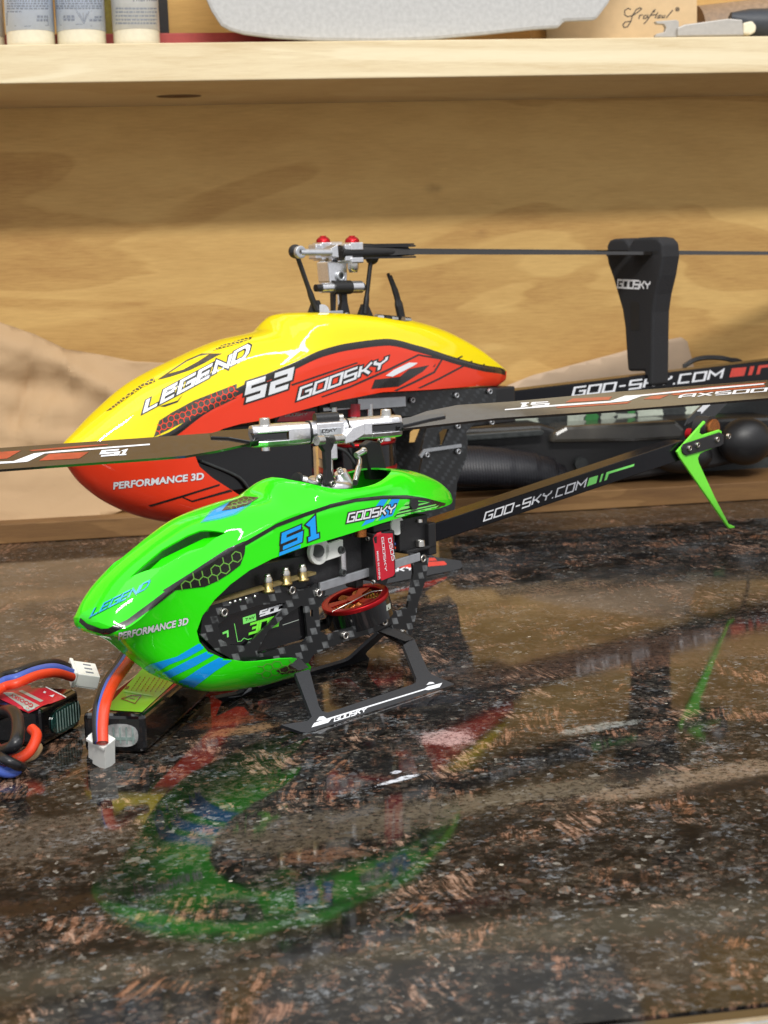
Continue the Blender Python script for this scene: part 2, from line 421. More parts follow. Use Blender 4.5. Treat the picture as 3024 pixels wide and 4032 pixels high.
# ================================================================== MATERIALS
W = Fr(0, (0, 0, 0))
mat('socket', (.01, .01, .01), .6)
mat('steel', (.62, .6, .56), .28, 1.0, vary=.15)
mat('brass', (.42, .32, .14), .35, 1.0, vary=.15)
mat('alu', (.82, .82, .84), .3, 1.0, vary=.08, scale=900, bump=.1)
mat('alu_satin', (.55, .57, .6), .42, .85, vary=.08)
mat('black_plastic', (.012, .012, .013), .42, vary=.2, bump=.15, scale=1500)
mat('black_gloss', (.006, .006, .007), .12, coat=.6)
mat('black_boom', (.004, .004, .006), .2, coat=.0, spec=.25, vary=.1)
mat('blade_carbon', (.015, .012, .010), .2, coat=.8, vary=.25, scale=260)
mat('black_matte', (.02, .02, .022), .62, vary=.2, bump=.25, scale=1600)
mat('skid_plastic', (.022, .024, .028), .5, vary=.2, bump=.2, scale=1500)
mat('foam', (.016, .016, .018), .8, vary=.25, bump=.4, scale=1300)
mat('green_paint', (.028, .84, .003), .45, bump=.012, coat=.9, spec=.15, coatr=.035, vary=.015, scale=60)
mat('green_dark', (.0, .30, .002), .4, coat=.6, vary=.03)
mat('yellow_paint', (.92, .72, .002), .45, bump=.012, coat=.9, spec=.15, coatr=.035, vary=.015, scale=60)
mat('red_paint', (.86, .048, .014), .45, bump=.012, coat=.9, spec=.15, coatr=.035, vary=.02, scale=60)
mat('mark_black', (.012, .011, .010), .28, coat=.8, vary=.2)
mat('mark_brown', (.05, .036, .02), .3, coat=.8, vary=.4, scale=500)
mat('mark_white', (.82, .84, .88), .35, coat=.5, vary=.02)
mat('mark_grey', (.42, .47, .42), .35, coat=.4, vary=.06)
mat('mark_red', (.62, .035, .015), .35, coat=.5, vary=.1)
mat('mark_orange', (.36, .045, .012), .35, coat=.5, vary=.2)
mat('mark_blue', (.0, .36, .95), .3, coat=1.0, vary=.02)
mat('mark_teal', (.0, .42, .28), .3, coat=1.0, vary=.04)
mat('mark_lime', (.22, .85, .16), .35, coat=.6, vary=.03)
mat('mark_hexline', (.16, .42, .06), .35, coat=.6, vary=.1)
mat('fin_lime', (.20, .92, .05), .38, coat=.3, vary=.03)
mat('label_red', (.55, .012, .03), .38, coat=.3, vary=.05)
mat('red_anodised', (.45, .01, .015), .3, .75, vary=.1)
mat('copper', (.55, .2, .06), .35, 1.0, vary=.4, scale=2500)
mat('pcb_edge', (.2, .15, .06), .5, vary=.3)
mat('dark_grey', (.035, .04, .04), .5, vary=.3)
mat('white_plastic', (.86, .88, .84), .35, vary=.02, coat=.2)
mat('wire_red', (.78, .055, .015), .38, vary=.04)
mat('wire_blue', (.06, .12, .48), .38, vary=.05)
mat('wire_black', (.01, .01, .012), .32, vary=.1)
mat('label_green', (.11, .62, .02), .3, coat=.4, vary=.08, scale=80)
mat('film_clear', (.42, .43, .43), .12, .3, coat=1.0, vary=.5, scale=220, bump=.8)
mat('film_dark', (.012, .05, .045), .14, coat=1.0, vary=.5, scale=200, bump=.5)
mat('film_stripe', (.22, .3, .28), .3, vary=.3)
mat('grey_pan', (.47, .465, .45), .7, vary=.09, bump=.2, scale=300)
mat('bottle_cream', (.72, .66, .5), .35, coat=.3, vary=.05)
mat('bottle_label', (.60, .68, .82), .4, vary=.04)
mat('bottle_label_white', (.7, .72, .72), .4, vary=.04)
mat('bottle_olive', (.35, .34, .08), .4, vary=.2)
mat('ink_grey', (.18, .2, .24), .5, vary=.1)
mat('red_rod', (.42, .05, .04), .45, vary=.08)
mat('tan_box', (.62, .44, .24), .6, vary=.05, scale=120)
mat('clamp_grey', (.42, .40, .37), .4, .3, vary=.05)
mat('leather_brown', (.28, .19, .12), .6, vary=.2)
mat('dark_rubber', (.03, .035, .045), .5, vary=.1)
mat('white_card', (.6, .66, .55), .6, vary=.1)
mat('green_card', (.06, .3, .08), .6, vary=.1)
mat('smoke_cover', (.06, .055, .045), .2, coat=.8, vary=.35, scale=40)
mat('kraft_light', (.60, .44, .30), .75, vary=.06, scale=60, bump=.1)
mat('trim_metal', (.6, .62, .62), .3, .9, vary=.1)

def wood(name, c1, c2, c3, axis_scale, rough=.6, knots=True, grain=1.0):
    m, nt, b = base(name); tc = nd(nt, 'ShaderNodeTexCoord').outputs['Object']
    v = mapping(nt, tc, axis_scale)
    big = noise(nt, v, 2.2, 3, .5, .6); med = noise(nt, v, 7, 4, .55, .8)
    fine = noise(nt, mapping(nt, tc, (axis_scale[0]*5, axis_scale[1]*40, axis_scale[2]*22)), 9, 6, .72)
    rings = math_(nt, 'SINE', math_(nt, 'MULTIPLY', big, 46.0))
    f = math_(nt, 'ADD', math_(nt, 'MULTIPLY', rings, .05*grain), math_(nt, 'MULTIPLY', smooth(nt, big, .483, .503), .42))
    f = math_(nt, 'ADD', f, math_(nt, 'MULTIPLY', math_(nt, 'SUBTRACT', med, .5), .9)); f = math_(nt, 'ADD', f, math_(nt, 'MULTIPLY', math_(nt, 'SUBTRACT', fine, .5), 1.25*grain), clamp=False)
    f = math_(nt, 'ADD', f, .22, clamp=True)
    c = ramp(nt, f, [(0, c1), (.5, c2), (1, c3)])
    if knots:
        k = nd(nt, 'ShaderNodeTexVoronoi'); nt.links.new(mapping(nt, tc, (5, 5, 11)), k.inputs['Vector']); k.inputs['Scale'].default_value = 1.6; k.inputs['Randomness'].default_value = 1
        kd = math_(nt, 'ADD', k.outputs['Distance'], math_(nt, 'MULTIPLY', math_(nt, 'SUBTRACT', noise(nt, tc, 60), .5), .12))
        c = mix(nt, math_(nt, 'MULTIPLY', math_(nt, 'SUBTRACT', 1.0, smooth(nt, kd, .03, .13)), .55), c, (.16, .07, .025))
    nt.links.new(c, b.inputs['Base Color']); b.inputs['Roughness'].default_value = rough; b.inputs['Specular IOR Level'].default_value = .3
    bp = nd(nt, 'ShaderNodeBump'); bp.inputs['Strength'].default_value = .25; bp.inputs['Distance'].default_value = .0005
    nt.links.new(fine, bp.inputs['Height']); nt.links.new(bp.outputs[0], b.inputs['Normal'])
wood('plywood', (.76, .50, .18), (.63, .385, .13), (.47, .255, .08), (1.3, 1.3, 5.0))
wood('plywood_edge', (.28, .155, .06), (.20, .105, .038), (.12, .06, .024), (1.5, 1.5, 16.0), knots=False)
wood('shelf_pine', (.80, .70, .48), (.74, .62, .40), (.60, .46, .26), (1.2, 1.2, 14.0), knots=False, grain=1.25)
wood('front_wood', (.7, .5, .3), (.6, .42, .24), (.5, .33, .18), (2, 14, 6.0), knots=False)

m, nt, b = base('kraft'); tc = nd(nt, 'ShaderNodeTexCoord').outputs['Object']
n1 = noise(nt, tc, 9, 3); n2 = noise(nt, tc, 300, 4)
c = mix(nt, n1, (.42, .27, .14), (.56, .38, .21)); sm = noise(nt, mapping(nt, tc, (1, 1, 2.2)), 26, 4, .6)
c = mix(nt, math_(nt, 'MULTIPLY', smooth(nt, sm, .66, .74), .5), c, (.16, .13, .09))
nt.links.new(c, b.inputs['Base Color']); b.inputs['Roughness'].default_value = .75
bp = nd(nt, 'ShaderNodeBump'); vk = nd(nt, 'ShaderNodeTexVoronoi', feature='DISTANCE_TO_EDGE'); nt.links.new(mapping(nt, tc, (1, .3, 1.6)), vk.inputs['Vector']); vk.inputs['Scale'].default_value = 17
bp.inputs['Strength'].default_value = .5; bp.inputs['Distance'].default_value = .0022; nt.links.new(math_(nt, 'ADD', math_(nt, 'MULTIPLY', smooth(nt, vk.outputs['Distance'], 0, .14), .35), math_(nt, 'ADD', math_(nt, 'MULTIPLY', noise(nt, tc, 22, 4, .5), .9), math_(nt, 'MULTIPLY', n2, .03))), bp.inputs['Height']); nt.links.new(bp.outputs[0], b.inputs['Normal'])

# woven carbon: sheen of the staggered floats painted as light cells on near black
def weave(name, cell, light, dark, rough=.3):
    m, nt, b = base(name); tc = nd(nt, 'ShaderNodeTexCoord').outputs['Object']
    sx = nd(nt, 'ShaderNodeSeparateXYZ'); nt.links.new(tc, sx.inputs[0])
    u = math_(nt, 'MULTIPLY', math_(nt, 'ADD', sx.outputs[0], math_(nt, 'MULTIPLY', sx.outputs[2], .35)), 1/cell)
    v = math_(nt, 'MULTIPLY', math_(nt, 'ADD', sx.outputs[2], math_(nt, 'MULTIPLY', sx.outputs[0], .1)), 1.25/cell)
    iu = math_(nt, 'FLOOR', u); iv = math_(nt, 'FLOOR', v)
    k = math_(nt, 'FLOORED_MODULO', math_(nt, 'ADD', iu, math_(nt, 'MULTIPLY', iv, 2.0)), 3.0)
    on = math_(nt, 'LESS_THAN', k, .5)
    fu = math_(nt, 'SUBTRACT', u, iu); fv = math_(nt, 'SUBTRACT', v, iv)
    e = math_(nt, 'MULTIPLY', smooth(nt, math_(nt, 'PINGPONG', fu, .5), .02, .16), smooth(nt, math_(nt, 'PINGPONG', fv, .5), .02, .12))
    ns = noise(nt, tc, 160, 3); on = math_(nt, 'MULTIPLY', math_(nt, 'MULTIPLY', on, e), smooth(nt, ns, .3, .6))
    st = noise(nt, mapping(nt, tc, (400, 400, 5000)), 1.0, 2)
    c = mix(nt, on, dark, light); c = mix(nt, math_(nt, 'MULTIPLY', st, .35), c, (.0, .0, .0))
    nt.links.new(c, b.inputs['Base Color']); b.inputs['Roughness'].default_value = rough; b.inputs['Coat Weight'].default_value = .5; b.inputs['Coat Roughness'].default_value = .15
weave('carbon', .0041, (.17, .18, .185), (.008, .009, .010))
weave('carbon_far', .0032, (.045, .05, .055), (.012, .013, .014), .4)
# ribbed dark webbing
m, nt, b = base('ribbed'); tc = nd(nt, 'ShaderNodeTexCoord').outputs['Object']; sx = nd(nt, 'ShaderNodeSeparateXYZ'); nt.links.new(tc, sx.inputs[0])
w = math_(nt, 'SINE', math_(nt, 'MULTIPLY', sx.outputs[0], 2*math.pi/.0022)); c = mix(nt, smooth(nt, w, -.6, .8), (.010, .010, .014), (.022, .022, .028))
nt.links.new(c, b.inputs['Base Color']); b.inputs['Roughness'].default_value = .45
bp = nd(nt, 'ShaderNodeBump'); bp.inputs['Strength'].default_value = .25; bp.inputs['Distance'].default_value = .0002; nt.links.new(w, bp.inputs['Height']); nt.links.new(bp.outputs[0], b.inputs['Normal'])

# table top: dark resin with rust, tan, grey and pale streaks under a clear gloss coat
m, nt, b = base('resin_top'); tc = nd(nt, 'ShaderNodeTexCoord').outputs['Object']
def warp(vec, s, a):
    n = nd(nt, 'ShaderNodeTexNoise'); nt.links.new(vec, n.inputs['Vector']); n.inputs['Scale'].default_value = s; n.inputs['Detail'].default_value = 3
    q = nd(nt, 'ShaderNodeVectorMath', operation='SUBTRACT'); nt.links.new(n.outputs[1], q.inputs[0]); q.inputs[1].default_value = (.5, .5, .5)
    q2 = nd(nt, 'ShaderNodeVectorMath', operation='SCALE'); nt.links.new(q.outputs[0], q2.inputs[0]); q2.inputs['Scale'].default_value = a
    q3 = nd(nt, 'ShaderNodeVectorMath', operation='ADD'); nt.links.new(vec, q3.inputs[0]); nt.links.new(q2.outputs[0], q3.inputs[1]); return q3.outputs[0]
wv = warp(tc, 60, .006)
n_big = noise(nt, wv, 26, 6, .65); n_med = noise(nt, wv, 95, 8, .74, .2); n_fine = noise(nt, tc, 380, 6, .78); n_grit = noise(nt, tc, 1500, 2, .6)
n_mf = math_(nt, 'ADD', math_(nt, 'MULTIPLY', n_med, .46), math_(nt, 'ADD', math_(nt, 'MULTIPLY', n_fine, .36), math_(nt, 'MULTIPLY', n_grit, .18)))
c = ramp(nt, n_mf, [(.40, (.003, .0034, .0036)), (.475, (.009, .0085, .008)), (.53, (.030, .026, .021)), (.58, (.10, .088, .072)), (.66, (.40, .37, .32))])
def cells(scale, seed):
    v_ = nd(nt, 'ShaderNodeTexVoronoi'); nt.links.new(mapping(nt, warp(tc, 300, .004), loc=(seed, 0, 0)), v_.inputs['Vector']); v_.inputs['Scale'].default_value = scale
    sp_ = nd(nt, 'ShaderNodeSeparateColor'); nt.links.new(v_.outputs['Color'], sp_.inputs[0]); return sp_.outputs[0], sp_.outputs[1]
for sc_, sd_, am_ in ((300, 0, .42), (640, 4, .55)):
    r1, r2 = cells(sc_, sd_)
    key_ = math_(nt, 'ADD', r1, math_(nt, 'MULTIPLY', math_(nt, 'SUBTRACT', n_med, .5), 1.3))
    gcol = ramp(nt, r2, [(0, (.003, .003, .003)), (.34, (.012, .011, .010)), (.56, (.035, .032, .029)), (.72, (.08, .068, .058)), (.84, (.14, .075, .05)), (.93, (.15, .16, .17)), (.982, (.38, .36, .32))], 'CONSTANT')
    c = mix(nt, math_(nt, 'MULTIPLY', smooth(nt, key_, .50, .60), am_), c, gcol)
n_w = noise(nt, mapping(nt, tc, (1, 1, 1), loc=(2, 5, 0)), 90, 6, .7)
c = mix(nt, math_(nt, 'MULTIPLY', math_(nt, 'MULTIPLY', smooth(nt, n_big, .52, .62), smooth(nt, n_fine, .44, .62)), .6), c, (.085, .055, .036))
# blue-grey frosty clumps
n_b = noise(nt, mapping(nt, wv, loc=(3.1, 1.7, 0)), 48, 6, .68)
c = mix(nt, math_(nt, 'MULTIPLY', math_(nt, 'MULTIPLY', smooth(nt, n_b, .54, .61), smooth(nt, n_fine, .47, .60)), .75), c, ramp(nt, n_w, [(.4, (.05, .06, .07)), (.62, (.26, .28, .30))]))
# rust feathers: streaked patches in three directions
for k, (ang, lc, thr, cA, cB) in enumerate((( 80, (0, 0, 0), .57, (.10, .045, .024), (.30, .165, .11)), (102, (5, 2, 0), .58, (.14, .075, .045), (.38, .25, .185)), (58, (9, 4, 0), .62, (.09, .036, .016), (.26, .13, .075)))):
    pm = noise(nt, mapping(nt, tc, loc=lc), 22, 7, .70)
    stv = mapping(nt, warp(tc, 45, .006), (1, 1, 1), (0, 0, R(-ang)), lc)
    st = noise(nt, mapping(nt, stv, (40, 420, 1)), 1.0, 6, .72)
    fz = math_(nt, 'MULTIPLY', smooth(nt, math_(nt, 'ADD', pm, math_(nt, 'MULTIPLY', math_(nt, 'SUBTRACT', n_fine, .5), .12)), thr-.02, thr+.03), smooth(nt, st, .44, .58))
    c = mix(nt, math_(nt, 'MULTIPLY', fz, .95), c, mix(nt, smooth(nt, math_(nt, 'ADD', math_(nt, 'MULTIPLY', st, .5), math_(nt, 'MULTIPLY', n_fine, .5)), .46, .6), cA, cB))
# dark pools
n_d = noise(nt, mapping(nt, tc, loc=(7.7, 3.3, 0)), 42, 6, .62)
c = mix(nt, math_(nt, 'MULTIPLY', smooth(nt, math_(nt, 'ADD', n_d, math_(nt, 'MULTIPLY', math_(nt, 'SUBTRACT', n_grit, .5), .08)), .55, .60), .8), c, (.006, .0055, .005))
# bright chips
vo = nd(nt, 'ShaderNodeTexVoronoi'); nt.links.new(tc, vo.inputs['Vector']); vo.inputs['Scale'].default_value = 120
vs = nd(nt, 'ShaderNodeSeparateColor'); nt.links.new(vo.outputs['Color'], vs.inputs[0])
chip = math_(nt, 'MULTIPLY', math_(nt, 'LESS_THAN', vo.outputs['Distance'], math_(nt, 'MULTIPLY', vs.outputs[1], .10)), math_(nt, 'GREATER_THAN', vs.outputs[0], .93))
c = mix(nt, chip, c, (.5, .47, .4))
def blob(c, px, py, rx, ry, ang, colr, amt, soft=.3, wob=1.3, nscale=110):
    g = gz(px, py); v = mapping(nt, tc, loc=(-g.x, -g.y, 0)); v = mapping(nt, v, (1, 1, 0), (0, 0, R(-ang))); v = mapping(nt, v, (1/rx, 1/ry, 0))
    ln = nd(nt, 'ShaderNodeVectorMath', operation='LENGTH'); nt.links.new(v, ln.inputs[0])
    d = math_(nt, 'ADD', ln.outputs['Value'], math_(nt, 'ADD', math_(nt, 'MULTIPLY', math_(nt, 'SUBTRACT', n_w, .5), wob*2), math_(nt, 'MULTIPLY', math_(nt, 'SUBTRACT', n_grit, .5), 1.2)))
    f = math_(nt, 'SUBTRACT', 1.0, smooth(nt, d, 1-soft, 1+soft))
    g2 = n_fine
    return mix(nt, math_(nt, 'MULTIPLY', f, math_(nt, 'MULTIPLY', smooth(nt, g2, .34, .56), amt)), c, colr)
BL = [(2150, 3115, .062, .0075, 12, (.15, .125, .09), .7), (2800, 3060, .05, .009, 14, (.27, .2, .14), .65), (2450, 2345, .10, .045, 10, (.26, .19, .12), .3),
      (2000, 2330, .06, .018, 10, (.28, .2, .12), .55), (2600, 2560, .10, .03, 12, (.075, .045, .032), .8), (150, 3300, .03, .02, 10, (.16, .13, .10), .4),
      (1350, 3250, .05, .016, 8, (.12, .095, .065), .6), (1755, 2905, .0095, .011, 20, (.5, .36, .34), .85),  # pink blob paints in a reflection of the yellow and red canopy
      (880, 2840, .014, .008, 10, (.20, .065, .03), .85), (950, 2875, .014, .006, 15, (.35, .2, .1), .7),  # rust-red blob paints in the reflection of the red chin
      (1570, 3070, .0085, .0016, 28, (.75, .78, .85), .95), (1560, 3040, .0022, .0016, 20, (.7, .72, .8), .95), (2480, 3050, .012, .007, 20, (.012, .011, .012), .95),
      (2900, 3090, .03, .006, 12, (.010, .010, .011), .95), (1250, 3370, .014, .006, 5, (.18, .085, .045), .5), (2350, 2865, .02, .004, 12, (.34, .36, .34), .6),
      (170, 3570, .02, .006, 5, (.03, .018, .01), .9), (1680, 2760, .02, .008, 10, (.02, .022, .028), .85),
      (1000, 2330, .05, .02, 10, (.05, .03, .015), .6), (100, 2350, .06, .02, 10, (.16, .09, .04), .6)]
for q in BL: c = blob(c, *q)
# long dark seam
nt.links.new(c, b.inputs['Base Color'])
sm = noise(nt, wv, 8, 5, .6); sm2 = noise(nt, mapping(nt, tc, (1, 3, 1)), 30, 4)
rg = math_(nt, 'ADD', .058, math_(nt, 'MULTIPLY', smooth(nt, sm, .5, .7), .04)); nt.links.new(math_(nt, 'ADD', rg, math_(nt, 'MULTIPLY', smooth(nt, sm2, .62, .75), .05)), b.inputs['Roughness'])
b.inputs['Specular IOR Level'].default_value = .2
bp = nd(nt, 'ShaderNodeBump'); bp.inputs['Strength'].default_value = .05; bp.inputs['Distance'].default_value = .0006
nt.links.new(noise(nt, tc, 45, 3), bp.inputs['Height']); nt.links.new(bp.outputs[0], b.inputs['Normal'])

# ================================================================== SETTING
FRONT = .3372
t = MB().bx((-1.2, FRONT, -.03), (1.8, 1.40, 0), 'resin_top'); tag(t.build('table_top'), kind='structure')
t = MB().bx((-1.2, FRONT-.0065, -.03), (1.8, FRONT-.0001, -.0006), 'black_gloss'); t.bx((-1.2, FRONT-.0095, -.03), (1.8, FRONT-.0066, .0004), 'trim_metal')
tag(t.build('table_edge_trim', bevel=.0004), kind='structure')
tag(MB().bx((-1.2, FRONT-.05, -.035), (1.8, FRONT-.0097, -.0015), 'front_wood').build('table_front_edge', bevel=.001), kind='structure')
WY = 1.276; SZ0, SZ1 = .326, .3524; SY = 1.127; LZ = .0145
tag(MB().bx((-1.2, WY, -.02), (1.8, WY+.012, .9), 'plywood').build('plywood_wall'), kind='structure')
t = thing('plywood_ledge', W, 'low plywood board lying along the foot of the wall behind the helicopters', 'board')
MB().bx((-1.2, SY, .0002), (1.8, WY-.0005, LZ), 'plywood_edge').build('board', t, bevel=.0006)
s = thing('shelf', W, 'pale wooden shelf board above the helicopters with bottles and a grey pan on it', 'shelf')
sb = MB().bx((-1.2, SY, SZ0), (1.8, WY-.0005, SZ1), 'shelf_pine'); o = sb.build('shelf_board', s, bevel=.0008)
# dark knot under the shelf and nail marks
k = gz(705, 378, SZ0); kb = MB(); pts = [Vector((k.x+.017*math.cos(a), k.y+.009*math.sin(a), SZ0-.0004)) for a in [i*math.pi/14 for i in range(28)]]
kb.prism(pts, (0, 0, .0003), 'knot') if 'knot' in MATS else None
mat('knot', (.13, .07, .04), .7, vary=.3, scale=100); kb = MB().prism(pts, (0, 0, .0003), 'knot'); kb.build('knot', s)

# ================================================================== GREEN HELICOPTER
_t = R(38); _n = Vector((math.sin(_t), -math.cos(_t), 0)); _p0 = (gz(1200, 2880)+gz(1780, 2705))/2-_n*.036
_d = ray(1275, 1800); _pm = CAM+_d*((_p0-CAM).dot(_n)/_d.dot(_n)); _pm.z = 0
S1 = Fr(38, _pm)
H1 = thing('toy_helicopter', S1, 'small remote control helicopter with bright green canopy, nearest on the table', 'helicopter')
secs1 = [
 (-128.8, [(0, 58.4), (3.4, 58.1), (6.6, 57.0), (6.2, 55.2), (3.5, 53.6), (0, 53.2)]),
 (-127.4, [(0, 60.4), (6.5, 59.6), (11.6, 55.8), (10.6, 53), (6, 51.4), (0, 50.9)]),
 (-123.6, [(0, 64.6), (9.5, 62.8), (15.0, 54.4), (12.6, 51.2), (6, 50.0), (0, 49.8)]),
 (-117.4, [(0, 70.0), (11, 67.4), (17, 57.0), (13, 50), (6, 46.4), (0, 46)]),
 (-111, [(0, 74.2), (11.6, 71.4), (17.8, 61.2), (13.6, 50), (7.4, 41.4), (0, 40.6)]),
 (-104, [(0, 78), (12, 75.2), (18.2, 65.2), (14.2, 51), (9, 36), (0, 34.6)]),
 (-91, [(0, 84), (12.8, 81), (19.2, 71.4), (16.6, 52), (11.6, 28), (0, 25)]),
 (-75, [(0, 89.6), (12.8, 87), (20.2, 76.8), (19, 55), (14.6, 25), (0, 17.0)]),
 (-56, [(0, 92.4), (12, 90.6), (20.6, 82.8), (20, 56), (16.4, 25), (0, 13.6)]),
 (-41, [(0, 94), (11, 92.6), (20.6, 86.6), (19.5, 55), (14.5, 22.5), (0, 12.6)]),
 (-30, [(0, 99.6), (10, 97), (20.6, 87.6), (19, 55), (10, 19.5), (0, 12.9)]),
 (-22, [(0, 100.2), (15, 95), (20.6, 88.2), (19, 55), (6, 17), (0, 13.3)]),
 (-6, [(0, 99), (18.4, 91.6), (20.4, 88.0), (19, 56), (5, 20), (0, 14)]),
 (14, [(0, 97), (17.8, 92), (19.6, 87.2), (18, 56), (5, 22), (0, 16)]),
 (34, [(0, 96.4), (13.6, 94.4), (17.6, 84.6), (16, 56), (5, 26), (0, 20)]),
 (52, [(0, 93.8), (11, 90), (14.8, 81.6), (13.5, 60), (5, 40), (0, 36)]),
 (68, [(0, 88.4), (8, 85.4), (10.5, 78.4), (9.5, 70), (5, 64), (0, 62)]),
 (78, [(0, 82.2), (4.5, 80.4), (6, 77), (5.6, 74), (3, 71), (0, 70)]),
 (82.4, [(0, 77.8), (1, 77.6), (1.5, 76.9), (1.4, 76.3), (.7, 76), (0, 75.8)])]
cutA = MB().prism([mm(x, -60, z) for x, z in [(95, 74.4), (83, 76.6), (74, 75.4), (60, 75.6), (38.6, 76.6), (13.6, 75.6), (-10, 73.9), (-33, 72.4), (-52, 70.3), (-64, 67.6), (-74, 63.4), (-81.5, 58.6), (-87, 53), (-89.3, 47), (-88, 42.5), (-84, 37.5), (-76, 33), (-66, 29.8), (-56, 28.2), (-46, 26.9), (-37, 25), (-28, 22), (-22, 19.2), (-17.5, 15.8), (-16, 12), (-16, 0), (95, 0)]], mm(0, 120, 0), 'socket')
op = [mm(4.5+33.5*math.cos(a), 17.0*math.sin(a), 82) for a in [i*math.pi/20 for i in range(40)]]
cutB = MB().prism(op, mm(0, 0, 40), 'socket')
# scoops in the nose deck, one on each side
sc = [(515, 2292), (640, 2180), (740, 2118), (790, 2095), (888, 2080), (846, 2110), (790, 2160), (700, 2212), (640, 2250), (560, 2275)]
p0 = mm(-95, -9, 78); nn = Vector((-.45, -.42, .8)).normalized(); scp = [S1.on(x, y, p0, nn) for x, y in sc]
cutC = MB().prism([p+nn*.008 for p in scp], -nn*.013, 'socket'); cutD = MB().prism([Vector((p.x, -p.y, p.z)) for p in [q+nn*.008 for q in scp]], Vector((-nn.x, nn.y, -nn.z))*.013, 'socket')
for s_, P_, N_ in ((1, scp, nn), (-1, [Vector((p.x, -p.y, p.z)) for p in scp], Vector((nn.x, -nn.y, nn.z)))):
    cc_ = sum(P_, Vector())/len(P_); MB().prism([cc_+(p-cc_)*1.12-N_*(.0040+.0010*(1 if p.x > cc_.x else -1)) for p in P_], -N_*.0005, 'green_paint').build('scoop_panel', H1)
shell1, full1 = canopy_mesh(secs1, 110, 'green_paint', 'green_paint', [cutA, cutB, cutC, cutD], 'canopy')
bv1 = shell1.bvh(); dm = MB()
L = lambda polys, m, off=.12, step=8: lay(dm, S1, bv1, polys, m, off, step)
# belt stripe
up_ = [(318, 2432), (345, 2455), (400, 2475), (425, 2474), (500, 2440), (600, 2366), (700, 2290), (800, 2222), (895, 2160), (970, 2128), (1090, 2060), (1200, 2018), (1300, 1985), (1400, 1962), (1500, 1951), (1600, 1950), (1680, 1962), (1755, 1982)]
lo_ = [(1748, 1992), (1680, 1974), (1600, 1964), (1500, 1966), (1400, 1976), (1300, 2000), (1200, 2034), (1090, 2076), (975, 2144), (900, 2176), (805, 2240), (710, 2308), (615, 2383), (510, 2460), (430, 2497), (410, 2498), (345, 2478), (312, 2448)]
L([up_+lo_], 'mark_black', .2, 6)
L([[(640, 2325), (895, 2165), (966, 2140), (962, 2180), (945, 2225), (900, 2260), (860, 2285), (805, 2310), (700, 2322), (645, 2328)]], 'mark_black', .22)
hx = [(690, 2312), (770, 2258), (850, 2222), (900, 2190), (958, 2150), (958, 2185), (940, 2222), (895, 2258), (850, 2284), (800, 2305), (720, 2316)]
L(hexes(hx, 21, .3, 1.0, 1.05, 4.2), 'mark_hexline', .32)
# nose emblem on the ridge
L([[(788, 2060), (830, 2010), (900, 1975), (960, 1958), (1000, 1960), (985, 1990), (930, 2028), (870, 2046)]], 'mark_teal', .13)
L([[(800, 2053), (838, 2014), (900, 1981), (945, 1966), (905, 1992), (890, 2012), (960, 2000), (920, 2024), (868, 2040)]], 'mark_blue', .2)
L([[(872, 2014), (905, 1978), (960, 1956), (1020, 1960), (975, 1990), (930, 2005)]], 'mark_brown', .27)
L(hexes([(885, 2008), (912, 1980), (962, 1960), (1010, 1962), (970, 1988), (925, 2002)], 10, .2, 1.2, .8, 2.5), 'mark_hexline', .34)
# lettering
write(dm, S1, bv1, 'LEGEND', (358, 2428), (575, 2318), (18, -34), 'mark_teal', .13, .25, outline='mark_black', ohw=.17, off=.28)
write(dm, S1, bv1, 'LEGEND', (360, 2427), (574, 2319), (17, -32), 'mark_blue', .05, .25, off=.36)
print_text(dm, S1, bv1, 'PERFORMANCE 3D', (466, 2517), (738, 2457), (3, -27), 'mark_white', .035, .26, 'mark_black', .06, 12)
L([[(1105, 2108), (1192, 2075), (1190, 2092), (1124, 2117), (1120, 2128), (1192, 2100), (1187, 2138), (1110, 2168), (1112, 2183), (1098, 2186), (1100, 2152), (1174, 2122), (1174, 2112), (1102, 2138), (1100, 2115)]], 'mark_black', .14)
write(dm, S1, bv1, 'S', (1112, 2158), (1178, 2130), (5, -56), 'mark_blue', .14, .3, outline='mark_black', ohw=.22, off=.32)
L([[(1098, 2175), (1182, 2143), (1180, 2157), (1097, 2189)]], 'mark_blue', .36)
write(dm, S1, bv1, '1', (1212, 2124), (1254, 2108), (-4, -66), 'mark_blue', .13, .3, outline='mark_black', ohw=.2, off=.32)
L([[(1422, 2073), (1502, 1962), (1530, 1960), (1470, 2052)], [(1490, 2050), (1545, 1960), (1574, 1962), (1545, 2030)]], 'mark_blue', .13)
L([[(1476, 2052), (1535, 1960), (1541, 1960), (1487, 2050)]], 'mark_lime', .19)
write(dm, S1, bv1, 'GOOSKY', (1366, 2055), (1548, 2018), (7, -32), 'mark_white', .1, .28, outline='mark_black', ohw=.26, off=.34)
L([[(1550, 2036), (1612, 1974), (1700, 1978), (1748, 1988), (1700, 2012), (1620, 2032)]], 'mark_black', .14)
L([[(1562, 2012), (1580, 1996), (1690, 1976), (1680, 1982)], [(1560, 2024), (1570, 2016), (1718, 1984), (1712, 1990)], [(1556, 2036), (1560, 2030), (1728, 1990), (1700, 2012), (1620, 2032)], [(1585, 1990), (1600, 1976), (1650, 1972), (1640, 1980)]], 'mark_lime', .22)
# blue slashes on the chin
L([[(560, 2636), (588, 2616), (696, 2585), (808, 2519), (832, 2535), (732, 2591), (666, 2616), (612, 2649), (597, 2652), (642, 2625)], [(600, 2661), (660, 2641), (750, 2595), (844, 2551), (870, 2561), (768, 2621), (684, 2661), (642, 2686), (619, 2675)], [(661, 2698), (726, 2672), (793, 2627), (890, 2573), (931, 2588), (847, 2642), (762, 2707), (739, 2716), (717, 2710), (773, 2669), (696, 2707)]], 'mark_blue', .16)
